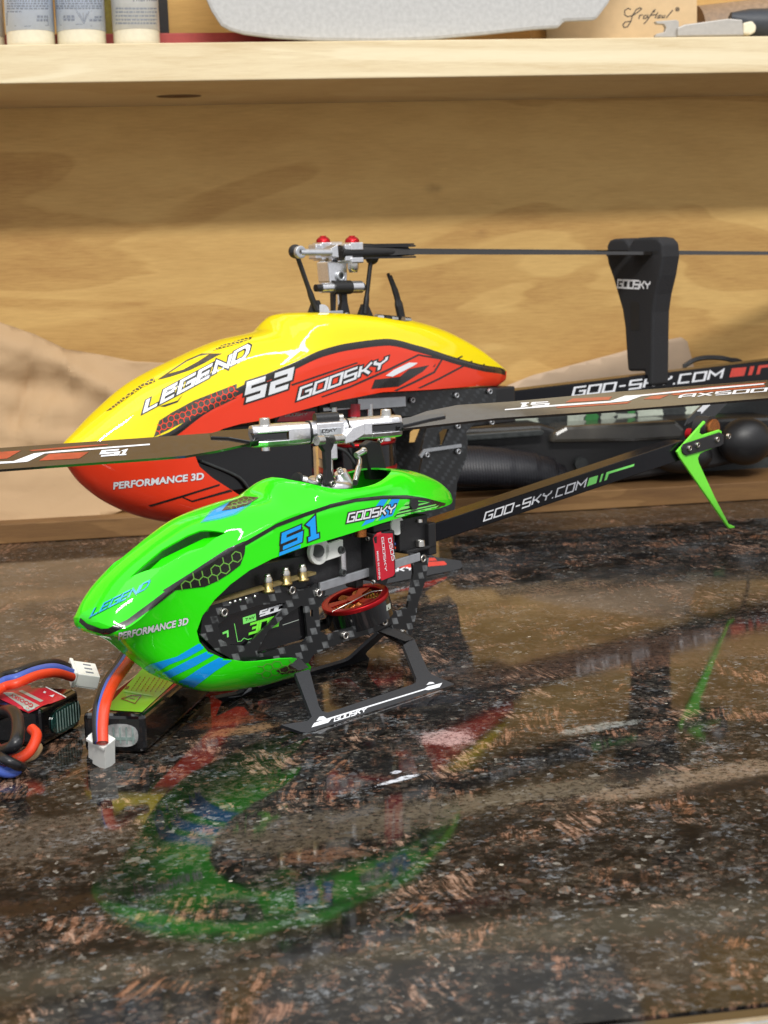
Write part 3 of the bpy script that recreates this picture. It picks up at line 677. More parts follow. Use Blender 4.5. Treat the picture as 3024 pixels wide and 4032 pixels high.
# honeycomb fade on the chin tail
cp = [(1100, 2600), (1165, 2600), (1205, 2616), (1210, 2630), (1185, 2645), (1120, 2655), (1060, 2668), (1000, 2672), (1010, 2620)]
L([[(1150, 2612), (1195, 2614), (1208, 2628), (1185, 2642), (1110, 2656), (1085, 2640)]], 'mark_brown', .13)
L(hexes(cp, 21, .15, 1.0, .75, 3), 'mark_hexline', .22)
full1.append(dm)
side = MB()
for f, m_, s_ in zip(dm.f, dm.m, dm.s): pass
full1.build('canopy', H1, sharp=50)
# rubber post through the tail of the canopy
c0 = bv1.ray_cast(S1.cam, S1.dir(1623, 1983).normalized())[0]; gb = MB().cyl(c0+mm(0, 9, 0), c0+mm(0, -1.6, 0), .0026, 'black_matte', n=28); gb.build('canopy_post', H1, bevel=.0005)

# ---- frame plates
def pl(fr, pts, y): return [fr.at(x, yy, y) for x, yy in pts]
plate = [(800, 2392), (900, 2362), (1000, 2330), (1078, 2300), (1112, 2310), (1180, 2322), (1225, 2312), (1240, 2296), (1268, 2302), (1282, 2330), (1272, 2366), (1255, 2392), (1262, 2486), (1285, 2500), (1340, 2480), (1465, 2452), (1523, 2425), (1590, 2390), (1604, 2395), (1617, 2325), (1629, 2256), (1623, 2205), (1640, 2190), (1672, 2180), (1690, 2190), (1677, 2281), (1648, 2370), (1636, 2433), (1617, 2515), (1590, 2528), (1555, 2515), (1541, 2458), (1490, 2484), (1351, 2528), (1237, 2575), (1215, 2610), (1148, 2625), (960, 2620), (850, 2560), (790, 2500)]
winA = [(858, 2462), (905, 2420), (1022, 2382), (1122, 2374), (1120, 2396), (969, 2544), (911, 2539), (872, 2520)]
winB = [(1055, 2487), (1140, 2412), (1186, 2385), (1200, 2388), (1212, 2510), (1195, 2528), (1017, 2578), (1012, 2566)]
slot = [(1222, 2400), (1232, 2402), (1232, 2428), (1222, 2426)]
def cutplate(name, fr, outline, holes, y, th, m, parent, mirror=False):
    P = pl(fr, outline, y); b_ = MB().prism(P, mm(0, th, 0), m); me = b_.mesh(name); bm = bmesh.new(); bm.from_mesh(me); bmesh.ops.recalc_face_normals(bm, faces=bm.faces[:]); bm.to_mesh(me); bm.free()
    o = bpy.data.objects.new(name, me); col.objects.link(o); tmp = []
    for h in holes:
        q = MB().prism([v+mm(0, -3, 0) for v in pl(fr, h, y)], mm(0, 6+th, 0), m).mesh('h'); bm = bmesh.new(); bm.from_mesh(q); bmesh.ops.recalc_face_normals(bm, faces=bm.faces[:]); bm.to_mesh(q); bm.free()
        ho = bpy.data.objects.new('h', q); col.objects.link(ho); tmp.append(ho); md = o.modifiers.new('b', 'BOOLEAN'); md.operation = 'DIFFERENCE'; md.solver = 'EXACT'; md.object = ho
    dg = bpy.context.evaluated_depsgraph_get(); dg.update(); m2 = bpy.data.meshes.new_from_object(o.evaluated_get(dg)); o.modifiers.clear(); o.data = m2
    for t_ in tmp: bpy.data.objects.remove(t_)
    o.parent = parent
    if mirror:
        m3 = m2.copy(); m3.transform(Matrix.Scale(-1, 4, (0, 1, 0))); m3.flip_normals(); o2 = bpy.data.objects.new(name, m3); col.objects.link(o2); o2.parent = parent
    return o
YP = -12
cutplate('frame_plate', S1, plate, [winA, winB, slot], YP, 1.2, 'carbon', H1, True)
for x, y in [(878, 2411), (1145, 2324), (1251, 2334), (1661, 2199), (1510, 2448), (1356, 2502), (1582, 2494)]: screw(H1, S1.at(x, y, YP), (0, -1, 0), 2.0, 1.1, 'steel')
# aluminium rail joining the plates
a = S1.at(1262, 2312, -13.4); b_ = S1.at(1655, 2192, -13.4); dz = mm(0, 0, 1.9)
MB().prism([a-dz, b_-dz, b_+dz, a+dz], mm(0, 1.3, 0), 'alu_satin').build('rail', H1, bevel=.0002)
a = S1.at(1262, 2290, -8); b_ = S1.at(1500, 2215, -8)
MB().prism([a-dz, b_-dz, b_+dz, a+dz], mm(0, 16, 0), 'alu_satin').build('cross_plate', H1, bevel=.0002)
for x in (1300, 1325, 1345): p = S1.at(x, 2262, -4); MB().cyl(p, p+mm(0, 0, 8), .0011, 'alu').build('spacer', H1)
# circuit board with three capacitors
a = S1.at(770, 2402, -14); b_ = S1.at(1245, 2262, -14); bb = MB().prism([a, b_, b_+mm(0, 0, 1.1), a+mm(0, 0, 1.1)], mm(0, 22, 0), 'pcb_edge'); pcb = bb.build('circuit_board', H1)
for x, y in [(905, 2372), (925, 2366), (945, 2360), (968, 2354), (1003, 2346)]: p = S1.at(x, y+2, -14.4); MB().ball(p, .0007, 'alu', 10, 6).build('solder_pad', pcb)
for x, y, y2 in [(1056, 2332, 2262), (1126, 2303, 2236), (1192, 2287, 2222)]:
    p = S1.at(x, y, -14); h = (y-y2)*.000098
    c_ = MB().lathe(p, [(.0, 0), (.0027, 0), (.0027, .0009), (.0020, .0012), (.0021, h*.55), (.0019, h*.6), (.0019, h*.78), (.0015, h*.8), (.0015, h), (0, h)], 'brass', 20).build('capacitor', H1)
    MB().lathe(p, [(.00195, h*.62), (.0020, h*.8), (.0014, h*1.0), (.0013, h*1.12), (0, h*1.12)], 'steel', 20).build('cap_tip', c_)
# electronics block and battery seen through the plate
zhi_ = S1.at(1122, 2370, -10).z+.002
MB().bx((-.084, -.010, zhi_+.001), (-.022, .010, zhi_+.016), 'black_plastic').build('speed_controller', H1, bevel=.001)
zlo = S1.at(969, 2550, -10).z-.003; zhi = S1.at(1122, 2370, -10).z+.002; bt = MB().bx((-.082, -.0098, zlo), (S1.at(1222, 2450, -10).x, .0098, zhi), 'black_gloss'); bbv = bt.bvh()
ld = MB(); LB = lambda polys, m, off=.1: lay(ld, S1, bbv, polys, m, off, 60)
LB([[(955, 2432), (1006, 2416), (1008, 2442), (957, 2458)]], 'mark_lime', .12)
write(ld, S1, bbv, '7.4V', (964, 2446), (1000, 2434), (1, -10), 'mark_black', .12, .3, .2)
write(ld, S1, bbv, '50C', (1022, 2426), (1112, 2398), (5, -20), 'mark_white', .17, .3, .2)
write(ld, S1, bbv, '300', (978, 2496), (1092, 2462), (6, -38), 'fin_lime', .13, .28, .2)
for q in strokes([(922, 2455), (935, 2526), (948, 2524), (960, 2512), (975, 2518), (1040, 2498)], 1.2, 0): LB([q], 'mark_lime', .15)
for q in strokes([(1112, 2461), (1176, 2440)], 1.2, 0): LB([q], 'mark_grey', .15)
write(ld, S1, bbv, 'LITHIUM', (955, 2534), (1008, 2518), (1, -6), 'mark_hexline', .1, .3, .2) if False else None
LB([[(875, 2490), (898, 2480), (900, 2508), (893, 2510), (892, 2492), (876, 2498)]], 'mark_lime', .15)
bt.append(ld); bt.build('flight_battery', H1)
# white lever arm under the canopy
wa = MB().ring(S1.at(1253, 2170, -12), (0, 1, 0), .0058, .0026, .0022, 'white_plastic'); a = S1.at(1275, 2172, -12); b_ = S1.at(1345, 2150, -12)
wa.prism([a+mm(0, -1.1, -4), b_+mm(0, -1.1, -4), b_+mm(0, -1.1, 3), a+mm(0, -1.1, 3)], mm(0, 2.2, 0), 'white_plastic'); wa.build('lever_arm', H1, bevel=.0003)
MB().cyl(S1.at(1253, 2170, -11), S1.at(1253, 2170, -14.5), .0027, 'dark_grey').build('pivot', H1)
MB().bx(tuple(mm(-28, -9, 52)), tuple(mm(34, 9, 76)), 'black_matte').build('gearbox', H1, bevel=.0012)
for x, y in [(1340, 2165), (1345, 2255)]: screw(H1, S1.at(x, y, -13), (0, -1, 0), 1.7, 1.4, 'dark_grey')
p = S1.at(1350, 2230, -12); MB().cyl(p+mm(0, 0, -2), p+mm(0, 0, 7), .0016, 'alu').build('spacer', H1)
# servo with its red label
cA = S1.at(1471, 2108, -17); cC = S1.at(1544, 2070, -17); cD = S1.at(1484, 2300, -17)
sx0, sx1 = cA.x, cC.x+.0016; sz0, sz1 = cD.z+.001, cA.z+.0005
sv = MB().bx((sx0, -.017, sz0), (sx1, .0, sz1), 'black_plastic'); sv.bx((sx0+.002, -.0155, sz1), (sx1-.001, -.0015, sz1+.0035), 'black_plastic')
so = sv.build('servo', H1, bevel=.0006); sbv = sv.bvh()
lb = MB(); lay(lb, S1, sbv, [[(1474, 2107), (1536, 2071), (1543, 2080), (1553, 2258), (1546, 2268), (1490, 2290), (1484, 2284), (1470, 2120)]], 'label_red', .25, 60)
for t_, a_, b_, u_ in [('DS05', (1526, 2122), (1541, 2206), (11, -4)), ('GOOSKY', (1499, 2118), (1513, 2248), (8, -3))]: write(lb, S1, sbv, t_, a_, b_, u_, 'mark_white', .085, .34, .45, step=80)
print_text(lb, S1, sbv, 'MADE IN CHINA', (1480, 2172), (1489, 2282), (7, -3), 'mark_white', .01, .45)
lb.build('label', so)
for x, y in [(1377, 2118), (1449, 2121), (1471, 2292)]:
    q = S1.atx(x, y, sx0*1000); screw(so, q, (-1, 0, 0), 1.15, .5, 'steel')
c_ = S1.atx(1408, 2272, sx0*1000); MB().box(c_+mm(-2.2, 0, 0), mm(5, 7.5, 8.6), 'black_plastic').build('wire_gland', so, bevel=.0012)
p = S1.at(1420, 2085, -14); MB().cyl(p, p+mm(0, 0, -3), .0026, 'copper').build('brass_gear', H1)
p = S1.at(1566, 2070, -10); MB().cyl(p, p+mm(0, 3, 0), .0042, 'white_plastic').build('nylon_gear', H1)
# tail mount
mx0 = S1.at(1578, 2060, -11).x; mx1 = S1.at(1690, 2040, -11).x; mz0 = S1.at(1600, 2170, -11).z; mz1 = S1.at(1640, 2035, -11).z
tm = MB().bx((mx0, -.010, mz0), (mx1, .010, mz1), 'black_plastic'); q = S1.at(1688, 2120, -12); tm.bx((mx1-.002, -.0125, q.z-.008), (mx1+.003, .0125, q.z+.007), 'black_plastic'); tm.bx((mx0+.002, -.0125, mz0-.0012), (mx1+.003, .0125, mz0+.0006), 'black_plastic')
tm.build('tail_mount', H1, bevel=.0006)
p = S1.at(1655, 2150, -11.5); screw(H1, p, (0, 0, 1), 2.2, 2.4, 'steel'); p = S1.at(1652, 2056, -11); screw(H1, p, (0, 0, 1), 1.5, 1.2, 'steel')
for k, (m_, yy) in enumerate((('wire_blue', 2144), ('wire_red', 2160), ('wire_black', 2168))): MB().tube(cr([S1.at(1540, yy, -6), S1.at(1565, yy-4, -7), S1.at(1590, yy-6, -5)]), .0007, m_).build('wire', H1)
# motor
ax = Vector((-.26, .055, 1)).normalized(); mc = S1.at(1399, 2360, -2.5); mo = MB().cyl(mc-ax*.0096, mc-ax*.0008, .0153, 'black_gloss', n=56); mo.ring(mc, ax, .0154, .0122, .0022, 'red_anodised', 56)
mobj = mo.build('motor', H1, bevel=.0003)
x_ = ax.orthogonal().normalized(); y_ = ax.cross(x_); x_ = (Vector((1, 0, 0))-ax*ax.x).normalized(); y_ = ax.cross(x_)
for k in range(3):
    w_ = R(20+120*k); d_ = x_*math.cos(w_)+y_*math.sin(w_); s_ = ax.cross(d_)
    MB().prism([mc+d_*.003+s_*.0012, mc+d_*.0131+s_*.0032, mc+d_*.0131-s_*.0032, mc+d_*.003-s_*.0012], ax*.0012, 'red_anodised', True).build('spoke', mobj)
MB().cyl(mc-ax*.002, mc+ax*.0010, .0038, 'red_anodised').build('hub', mobj)
cb = MB()
for k in range(9):
    w_ = R(40*k); d_ = x_*math.cos(w_)+y_*math.sin(w_); s_ = ax.cross(d_)
    for j in range(5): cb.tube([mc-ax*.0022+d_*(.005+.0014*j)+s_*.0022*math.cos(u)+ax*.0018*math.sin(u) for u in [i*math.pi/6 for i in range(13)]], .00065, 'copper', 6, False)
cb.build('coils', mobj)
MB().tube(cr([mc+x_*-.0153+ax*.001, mc-x_*.008-y_*.004+ax*.002, mc-y_*.006+x_*.004+ax*.002, mc+x_*.009-y_*.009+ax*.001]), .0003, 'steel', 8).build('retaining_wire', mobj)
lay(d2 := MB(), S1, mo.bvh(), [[(1520, 2384), (1536, 2374), (1538, 2396), (1522, 2406)]], 'mark_grey', .1, 20); d2.build('motor_label', mobj)
# ---- landing skids
sp = (0, -.036, 0); sn = Vector((0, -.7, .714))   # leaning plane
skid = [(1107, 2854), (1211, 2838), (1228, 2822), (1163, 2650), (1218, 2635), (1256, 2780), (1268, 2800), (1290, 2806), (1620, 2696), (1636, 2688), (1640, 2672), (1588, 2540), (1629, 2512), (1686, 2640), (1700, 2655), (1787, 2692), (1787, 2702), (1224, 2888), (1186, 2882)]
sP = [S1.on(x, y, sp, sn) for x, y in skid]; sk = MB().prism(sP, -sn.normalized()*.0016, 'skid_plastic')
skp = MB(); skp.append(sk); sbv = sk.bvh()
mk = MB(); LS = lambda polys: lay(mk, S1, sbv, polys, 'mark_white', .1, 60)
def X7(pts): return [(800+x*.6329, 1800+y*.6329) for x, y in pts]
LS([X7([(673, 1682), (690, 1655), (785, 1622), (1380, 1440), (1395, 1428), (1487, 1405), (1470, 1432), (1400, 1450), (1380, 1448), (798, 1628), (778, 1652)]), X7([(703, 1643), (722, 1616), (748, 1612), (772, 1630)]), X7([(1388, 1418), (1405, 1400), (1428, 1400), (1440, 1408)])])
write(mk, S1, sbv, 'GOOSKY', tuple(X7([(815, 1644)])[0]), tuple(X7([(1010, 1584)])[0]), (3, -17), 'mark_white', .12, .28, .12, step=60)
near = MB(); near.append(sk); near.append(mk); near.build('landing_skid', H1, bevel=0)
far = MB(); far.append(sk, mirror=True); far.v = [v+mm(13, -6, 0) for v in far.v]
m2 = MB(); 
for v, in []: pass
far.build('landing_skid', H1)
w2 = MB(); w2.append(mk, mirror=True)
lay(w3 := MB(), S1, far.bvh(), [[(880, 2748), (888, 2726), (990, 2700), (990, 2716), (950, 2740)]], 'mark_white', .1, 60); w3.build('skid_marking', H1)
# cross struts from frame to skids
def strut(px, topy, topz, x_):
    b1 = S1.on(px[0], px[1], sp, sn)
    for s_ in (1, -1):
        MB().prism([Vector((x_-.006, topy*s_, topz)), Vector((x_+.004, topy*s_, topz)), Vector((b1.x+.004, b1.y*s_, b1.z+.001)), Vector((b1.x-.002, b1.y*s_, b1.z+.001))], mm(0, 1.6*s_, 1.0), 'black_plastic').build('skid_strut', H1)
strut((1190, 2645), -.010, .026, S1.on(1190, 2645, sp, sn).x-.002)
strut((1608, 2530), -.010, .027, S1.on(1608, 2530, sp, sn).x-.010)
a = S1.at(1480, 2478, -8); b_ = S1.at(1610, 2530, -14); MB().prism([a, a+mm(6, 0, 1.5), b_+mm(1, 0, 2), b_+mm(-1, 0, -2)], mm(0, 3, 0), 'black_plastic').build('skid_strut', H1)
# ---- tail boom
bt_ = [(1693, 2067), (2690, 1733)]; bb_ = [(1700, 2140), (2700, 1806)]
q = [S1.at(*bt_[0], -5.5), S1.at(*bt_[1], -5.5), S1.at(*bb_[1], -5.5), S1.at(*bb_[0], -5.5)]
bm_ = MB().prism(q, mm(0, 11, 0), 'black_boom'); tmp = bm_.bvh(); bd = MB()
write(bd, S1, tmp, 'GOO-SKY.COM', (1904, 2051), (2300, 1919), (9, -33), 'mark_white', .09, .3, .14, step=120)
def X5(pts): return [(1500+x*.9186, 1300+y*.9186) for x, y in pts]
lay(bd, S1, tmp, [X5([(882, 670), (892, 634), (930, 622), (922, 656)]), X5([(934, 652), (944, 617), (953, 614), (943, 649)]), X5([(956, 645), (966, 609), (1086, 573), (1083, 583), (976, 616), (967, 641)])], 'mark_lime', .14, 120)
bm_.append(bd); bm_.build('tail_boom', H1, bevel=.0005)
# ---- tail rotor and fin
fin = [(2666, 1778), (2775, 1657), (2779, 1665), (2758, 1687), (2755, 1704), (2767, 1713), (2832, 1692), (2843, 1698), (2838, 1725), (2832, 1756), (2775, 1778), (2757, 1787), (2749, 1804), (2753, 1823), (2816, 1959), (2870, 2063), (2895, 2073), (2892, 2079), (2873, 2081), (2864, 2070), (2677, 1801)]
MB().prism([S1.at(x, y, -8) for x, y in fin], mm(0, 1.3, 0), 'fin_lime').build('tail_fin', H1, bevel=.0003)
strap = [(2686, 1762), (2694, 1748), (2835, 1702), (2850, 1712), (2850, 1748), (2835, 1757), (2704, 1794), (2690, 1784)]
MB().prism([S1.at(x, y, -9) for x, y in strap], mm(0, 1.0, 0), 'black_matte').build('fin_bracket', H1, bevel=.0003)
for x, y in [(2711, 1765), (2743, 1752), (2820, 1730), (2865, 1718)]: screw(H1, S1.at(x, y, -9), (0, -1, 0), 1.7, 1.2, 'steel')
c_ = S1.at(2785, 1688, 0); tmo = MB().cyl(c_+mm(0, -3, 0), c_+mm(0, 6, 0), .0075, 'black_plastic', n=32).cyl(c_+mm(0, -5, 0), c_+mm(0, -3.1, 0), .0058, 'copper', n=28).cyl(c_+mm(-5, 6.2, -3), c_+mm(-5, 10, -3), .0035, 'red_anodised'); tmo.build('tail_motor', H1)
tr = MB(); P_ = [(2700, 1676), (2713, 1646), (2775, 1585), (2835, 1520), (2855, 1515), (2868, 1535), (2862, 1590), (2810, 1645), (2738, 1652)]
tb = MB().prism([S1.at(x, y, 12) for x, y in P_], mm(0, 1.2, 0), 'black_gloss'); lay(tr, S1, tb.bvh(), [[(2703, 1673), (2714, 1648), (2775, 1588), (2834, 1524), (2846, 1524), (2804, 1587), (2728, 1662)]], 'mark_white', .1, 60); tb.append(tr); tb.build('tail_rotor_blade', H1)
P2 = [(2738, 1715), (2665, 1760), (2600, 1830), (2590, 1850), (2605, 1862), (2650, 1840), (2740, 1745)]
# ---- rotor head
RA = R(15.4-38); rr = Vector((math.cos(RA), math.sin(RA), 0)); rc = Vector((math.sin(RA), -math.cos(RA), 0)); rz = Vector((0, 0, 1))
hp = S1.at(1287, 1697, 0); HZ = hp.z; hub = Vector((hp.x, 0, HZ))
def RH(t_, c_=0, z_=0): return hub+rr*(t_/1000)+rc*(c_/1000)+rz*(z_/1000)
rot = Matrix((rr, rc, rz)).transposed()
MB().cyl(hub+mm(0, 0, -50), hub+mm(0, 0, 2), .0021, 'alu').build('rotor_shaft', H1)
hb = MB().cyl(RH(-8.5), RH(8.5), .0050, 'alu', n=32); hb.box(RH(0, 0, 0), mm(13, 10.5, 8.5), 'alu', rot); hb.box(RH(0, 0, -8), mm(7, 6.5, 9), 'alu', rot)
ho = hb.build('rotor_hub', H1, bevel=.0007)
MB().cyl(RH(-5.5, 0, 5.4), RH(5.2, 0, 5.4), .0027, 'black_plastic').build('damper_pin', ho); MB().cyl(RH(5.2, 0, 5.4), RH(7.6, 0, 5.4), .0016, 'steel').build('pin_end', ho)
plq = MB().box(RH(-.3, 5.4, .2), mm(10, .9, 3.2), 'alu_satin', rot); pb = MB(); write(pb, S1, plq.bvh(), 'GOOSKY', (1242, 1707), (1322, 1699), (2, -13), 'mark_black', .1, .28, .1, step=60); plq.append(pb); plq.build('hub_plaque', ho, bevel=.0002)
for s_ in (-1, 1):
    g = MB()
    def sec(t_, w_, z0_, z1_): return [RH(t_*s_, -w_*.62, z0_), RH(t_*s_, -w_, z0_*.45+z1_*.55 if z0_ < 0 and z1_ > 0 else (z1_ if z0_ < 0 else z0_)), RH(t_*s_, -w_*.62, z1_)]
    def loft(ts, z0_, z1_):
        vs = []; n_ = 12
        for t_, w_, k_ in ts:
            for i_ in range(n_):
                a_ = 2*math.pi*i_/n_+math.pi/n_; cx_ = math.copysign(abs(math.cos(a_))**.55, math.cos(a_)); sz_ = math.copysign(abs(math.sin(a_))**.55, math.sin(a_))
                z_ = sz_*4.9*k_; vs.append(RH(t_*s_, cx_*w_, max(z0_, min(z1_, z_))))
        m_ = len(ts); fs = [(k*n_+i_, k*n_+(i_+1) % n_, (k+1)*n_+(i_+1) % n_, (k+1)*n_+i_) for k in range(m_-1) for i_ in range(n_)]+[tuple(range(n_))[::-1], tuple(range((m_-1)*n_, m_*n_))]
        g.add(vs, fs, 'alu')
    loft([(9.2, 4.6, .94), (13, 4.8, .97), (19.5, 5.2, 1.0)], -9, 9)
    loft([(19.5, 5.2, 1.0), (29, 5.2, 1.0), (33, 4.4, .98), (35, 3.2, .95)], 1.5, 9)
    loft([(19.5, 5.2, 1.0), (29, 5.2, 1.0), (33, 4.4, .98), (35, 3.2, .95)], -9, -1.9)
    go = g.build('blade_grip', H1, bevel=.0006); screw(go, RH(28.5*s_, 0, 4.6), (0, 0, 1), 2.5, 2.6, 'steel'); MB().cyl(RH(28.5*s_, 0, -6.4), RH(28.5*s_, 0, -4.6), .0018, 'alu').build('lock_nut', go)
    MB().ring(RH(8.8*s_), rr, .0052, .003, .0008, 'black_plastic').build('spacer_ring', go)
g = MB().prism([RH(9, 4, 1.5), RH(15, 4, 3), RH(15, 4, -2), RH(9, 4, -5), RH(5.5, 4, -5.5), RH(5.5, 4, -2)], rc*.0035, 'alu'); g.build('pitch_arm', H1, bevel=.0004)
# blades: tilted thin aerofoils traced onto their own pitch planes
def blade(side, tilt, outline, marks, root):
    cd_ = (rc*math.cos(R(tilt))-rz*math.sin(R(tilt))).normalized(); nrm = rr.cross(cd_).normalized()
    if nrm.z < 0: nrm = -nrm
    P = [S1.on(x, y, hub, nrm) for x, y in outline]; bl = MB().prism([p+nrm*.0004 for p in P], -nrm*.0011, 'blade_carbon'); bv = bl.bvh(); dd = MB()
    marks(dd, bv); bl.append(dd)
    rt = MB().prism([S1.on(x, y, hub, nrm)+nrm*.0013 for x, y in root], -nrm*.0030, 'black_gloss'); ob = bl.build('rotor_blade', H1); rt.box(RH(27.5*side, 0, -.2), mm(15, 8.4, 3.3), 'black_gloss', rot); rt.build('blade_root', ob, bevel=.0004)
def marksL(dd, bv):
    G = lambda pts: [(x*.6631, 1650+y*.6637) for x, y in pts]
    lay(dd, S1, bv, [G([(-300, 275), (0, 254), (80, 251), (200, 205), (330, 190), (890, 147), (890, 155), (330, 200), (265, 205), (165, 253), (80, 261), (-300, 284)])], 'mark_white', .1, 60)
    lay(dd, S1, bv, [G([(232, 248), (292, 208), (528, 196), (470, 235)]), G([(-300, 230), (0, 196), (125, 188), (40, 236), (-300, 262)]), G([(170, 186), (500, 157), (640, 150), (640, 154), (400, 176), (190, 192)])], 'mark_orange', .1, 60)
    write(dd, S1, bv, 'S', G([(600, 220)])[0], G([(690, 213)])[0], (11, -20), 'mark_white', .16, .3, .12, step=60)
    write(dd, S1, bv, '1', G([(708, 214)])[0], G([(750, 211)])[0], (12, -19), 'mark_white', .12, .3, .12, step=60)
blade(-1, 21, [(1000, 1712), (985, 1695), (860, 1706), (640, 1722), (0, 1767), (-420, 1790), (-430, 1885), (0, 1852), (630, 1806), (730, 1798), (850, 1778), (985, 1748), (1010, 1728)], marksL,
      [(1020, 1706), (1000, 1696), (860, 1706), (826, 1716), (830, 1730), (900, 1733), (985, 1748), (1020, 1742)])
def marksR(dd, bv):
    G = lambda pts: [(1950+x*.6474, 1500+y*.6479) for x, y in pts]
    lay(dd, S1, bv, [G([(58, 172), (370, 145), (700, 122), (790, 90), (880, 85), (1300, 42), (1635, 15), (1635, 22), (1300, 52), (890, 93), (810, 122), (700, 132), (370, 155), (58, 179)])], 'mark_white', .1, 60)
    lay(dd, S1, bv, [G([(425, 132), (470, 108), (712, 96), (690, 116)]), G([(380, 166), (365, 158), (720, 135), (830, 124), (800, 138)]), G([(900, 112), (950, 92), (1060, 84), (1000, 110)])], 'mark_orange', .1, 60)
    lay(dd, S1, bv, [G([(900, 80), (1300, 36), (1645, 8), (1645, 14), (1300, 42)]), G([(1060, 80), (1640, 26), (1640, 36), (1090, 88)])], 'mark_orange', .1, 60)
    write(dd, S1, bv, 'AX500', G([(1122, 104)])[0], G([(1640, 64)])[0], (7, -13), 'mark_white', .11, .3, .12, step=60)
    for k, qs in enumerate(letters('S1', G([(322, 128)])[0], G([(155, 136)])[0], (-6, 14), .14, .3)): lay(dd, S1, bv, qs, 'mark_white', .12, 60)
blade(1, 13, [(1570, 1680), (1590, 1655), (1680, 1622), (1800, 1598), (2000, 1585), (2400, 1548), (3024, 1498), (3500, 1468), (3500, 1545), (3024, 1570), (2400, 1620), (1950, 1650), (1700, 1678), (1590, 1690)], marksR,
      [(1550, 1664), (1590, 1655), (1700, 1640), (1752, 1638), (1755, 1648), (1690, 1660), (1600, 1682), (1560, 1690)])
# control links
q0 = S1.at(1286, 1742, -8); q1 = S1.at(1284, 1905, -9)
lk = MB(); lk.prism([S1.at(x, y, -9) for x, y in [(1264, 1722), (1312, 1722), (1316, 1752), (1306, 1775), (1306, 1850), (1326, 1910), (1282, 1914), (1286, 1850), (1280, 1778), (1264, 1755)]], mm(0, 2.4, 0), 'black_plastic')
lo = lk.build('control_link', H1, bevel=.0004)
MB().cyl(S1.at(1246, 1735, -10), S1.at(1270, 1733, -10), .0021, 'steel').build('link_bearing', lo); MB().cyl(S1.at(1308, 1730, -10), S1.at(1345, 1727, -10), .0021, 'steel').build('link_bearing', lo)
screw(lo, S1.at(1306, 1905, -9), (0, -1, 0), 1.5, .8, 'steel')
MB().prism([S1.at(x, y, 6) for x, y in [(1438, 1752), (1465, 1735), (1500, 1742), (1532, 1885), (1462, 1890)]], mm(0, 4.5, 0), 'black_plastic').build('phasing_guide', H1, bevel=.0006)
screw(H1, S1.at(1495, 1735, 5), (-.3, -1, .3), 1.3, 1.2, 'steel')
# swashplate
sw = MB().lathe(Vector((hub.x, 0, .0925)), [(.003, -.003), (.0095, -.003), (.0105, -.001), (.0105, .0015), (.0085, .003), (.003, .003)], 'alu', 36, axis=(.12, -.12, 1)); sw.build('swashplate', H1, bevel=0)
p = S1.at(1345, 1892, -4); p2 = S1.at(1362, 1850, -4); e = (S1.at(1338, 1850, -4)-S1.at(1358, 1905, -4)).normalized()
MB().cyl(S1.at(1362, 1908, -4), S1.at(1340, 1858, -4), .0034, 'alu', r1=.0028).build('swash_post', H1); screw(H1, S1.at(1340, 1856, -4), (S1.at(1340, 1858, -4)-S1.at(1362, 1908, -4)), 1.4, 1.2, 'steel')
MB().tube(cr([S1.at(1398, 1900, -2), S1.at(1408, 1860, 0), S1.at(1418, 1815, 2), S1.at(1408, 1795, 3)]), [.0022]*12+[.0015]*13, 'alu', 10, flat=.6).build('swash_arm', H1)
MB().ball(S1.at(1432, 1775, 3), .0017, 'steel', 14, 8).build('ball_joint', H1); MB().cyl(S1.at(1402, 1793, 3), S1.at(1430, 1777, 3), .0014, 'alu').build('ball_stud', H1)
MB().tube(cr([S1.at(1205, 1895, -2), S1.at(1240, 1905, -3), S1.at(1285, 1895, -4), S1.at(1300, 1880, -3)]), .0016, 'alu', 10).build('swash_arm', H1)
MB().cyl(S1.at(1187, 1890, -3), S1.at(1205, 1895, -4), .0021, 'alu').build('ball_stud', H1)
MB().cyl(S1.at(1165, 1888, -1), S1.at(1178, 1889, -1), .0030, 'black_plastic').build('link_end', H1)
MB().ball(S1.at(1258, 1882, -4), .0019, 'steel', 14, 8).build('ball_joint', H1)

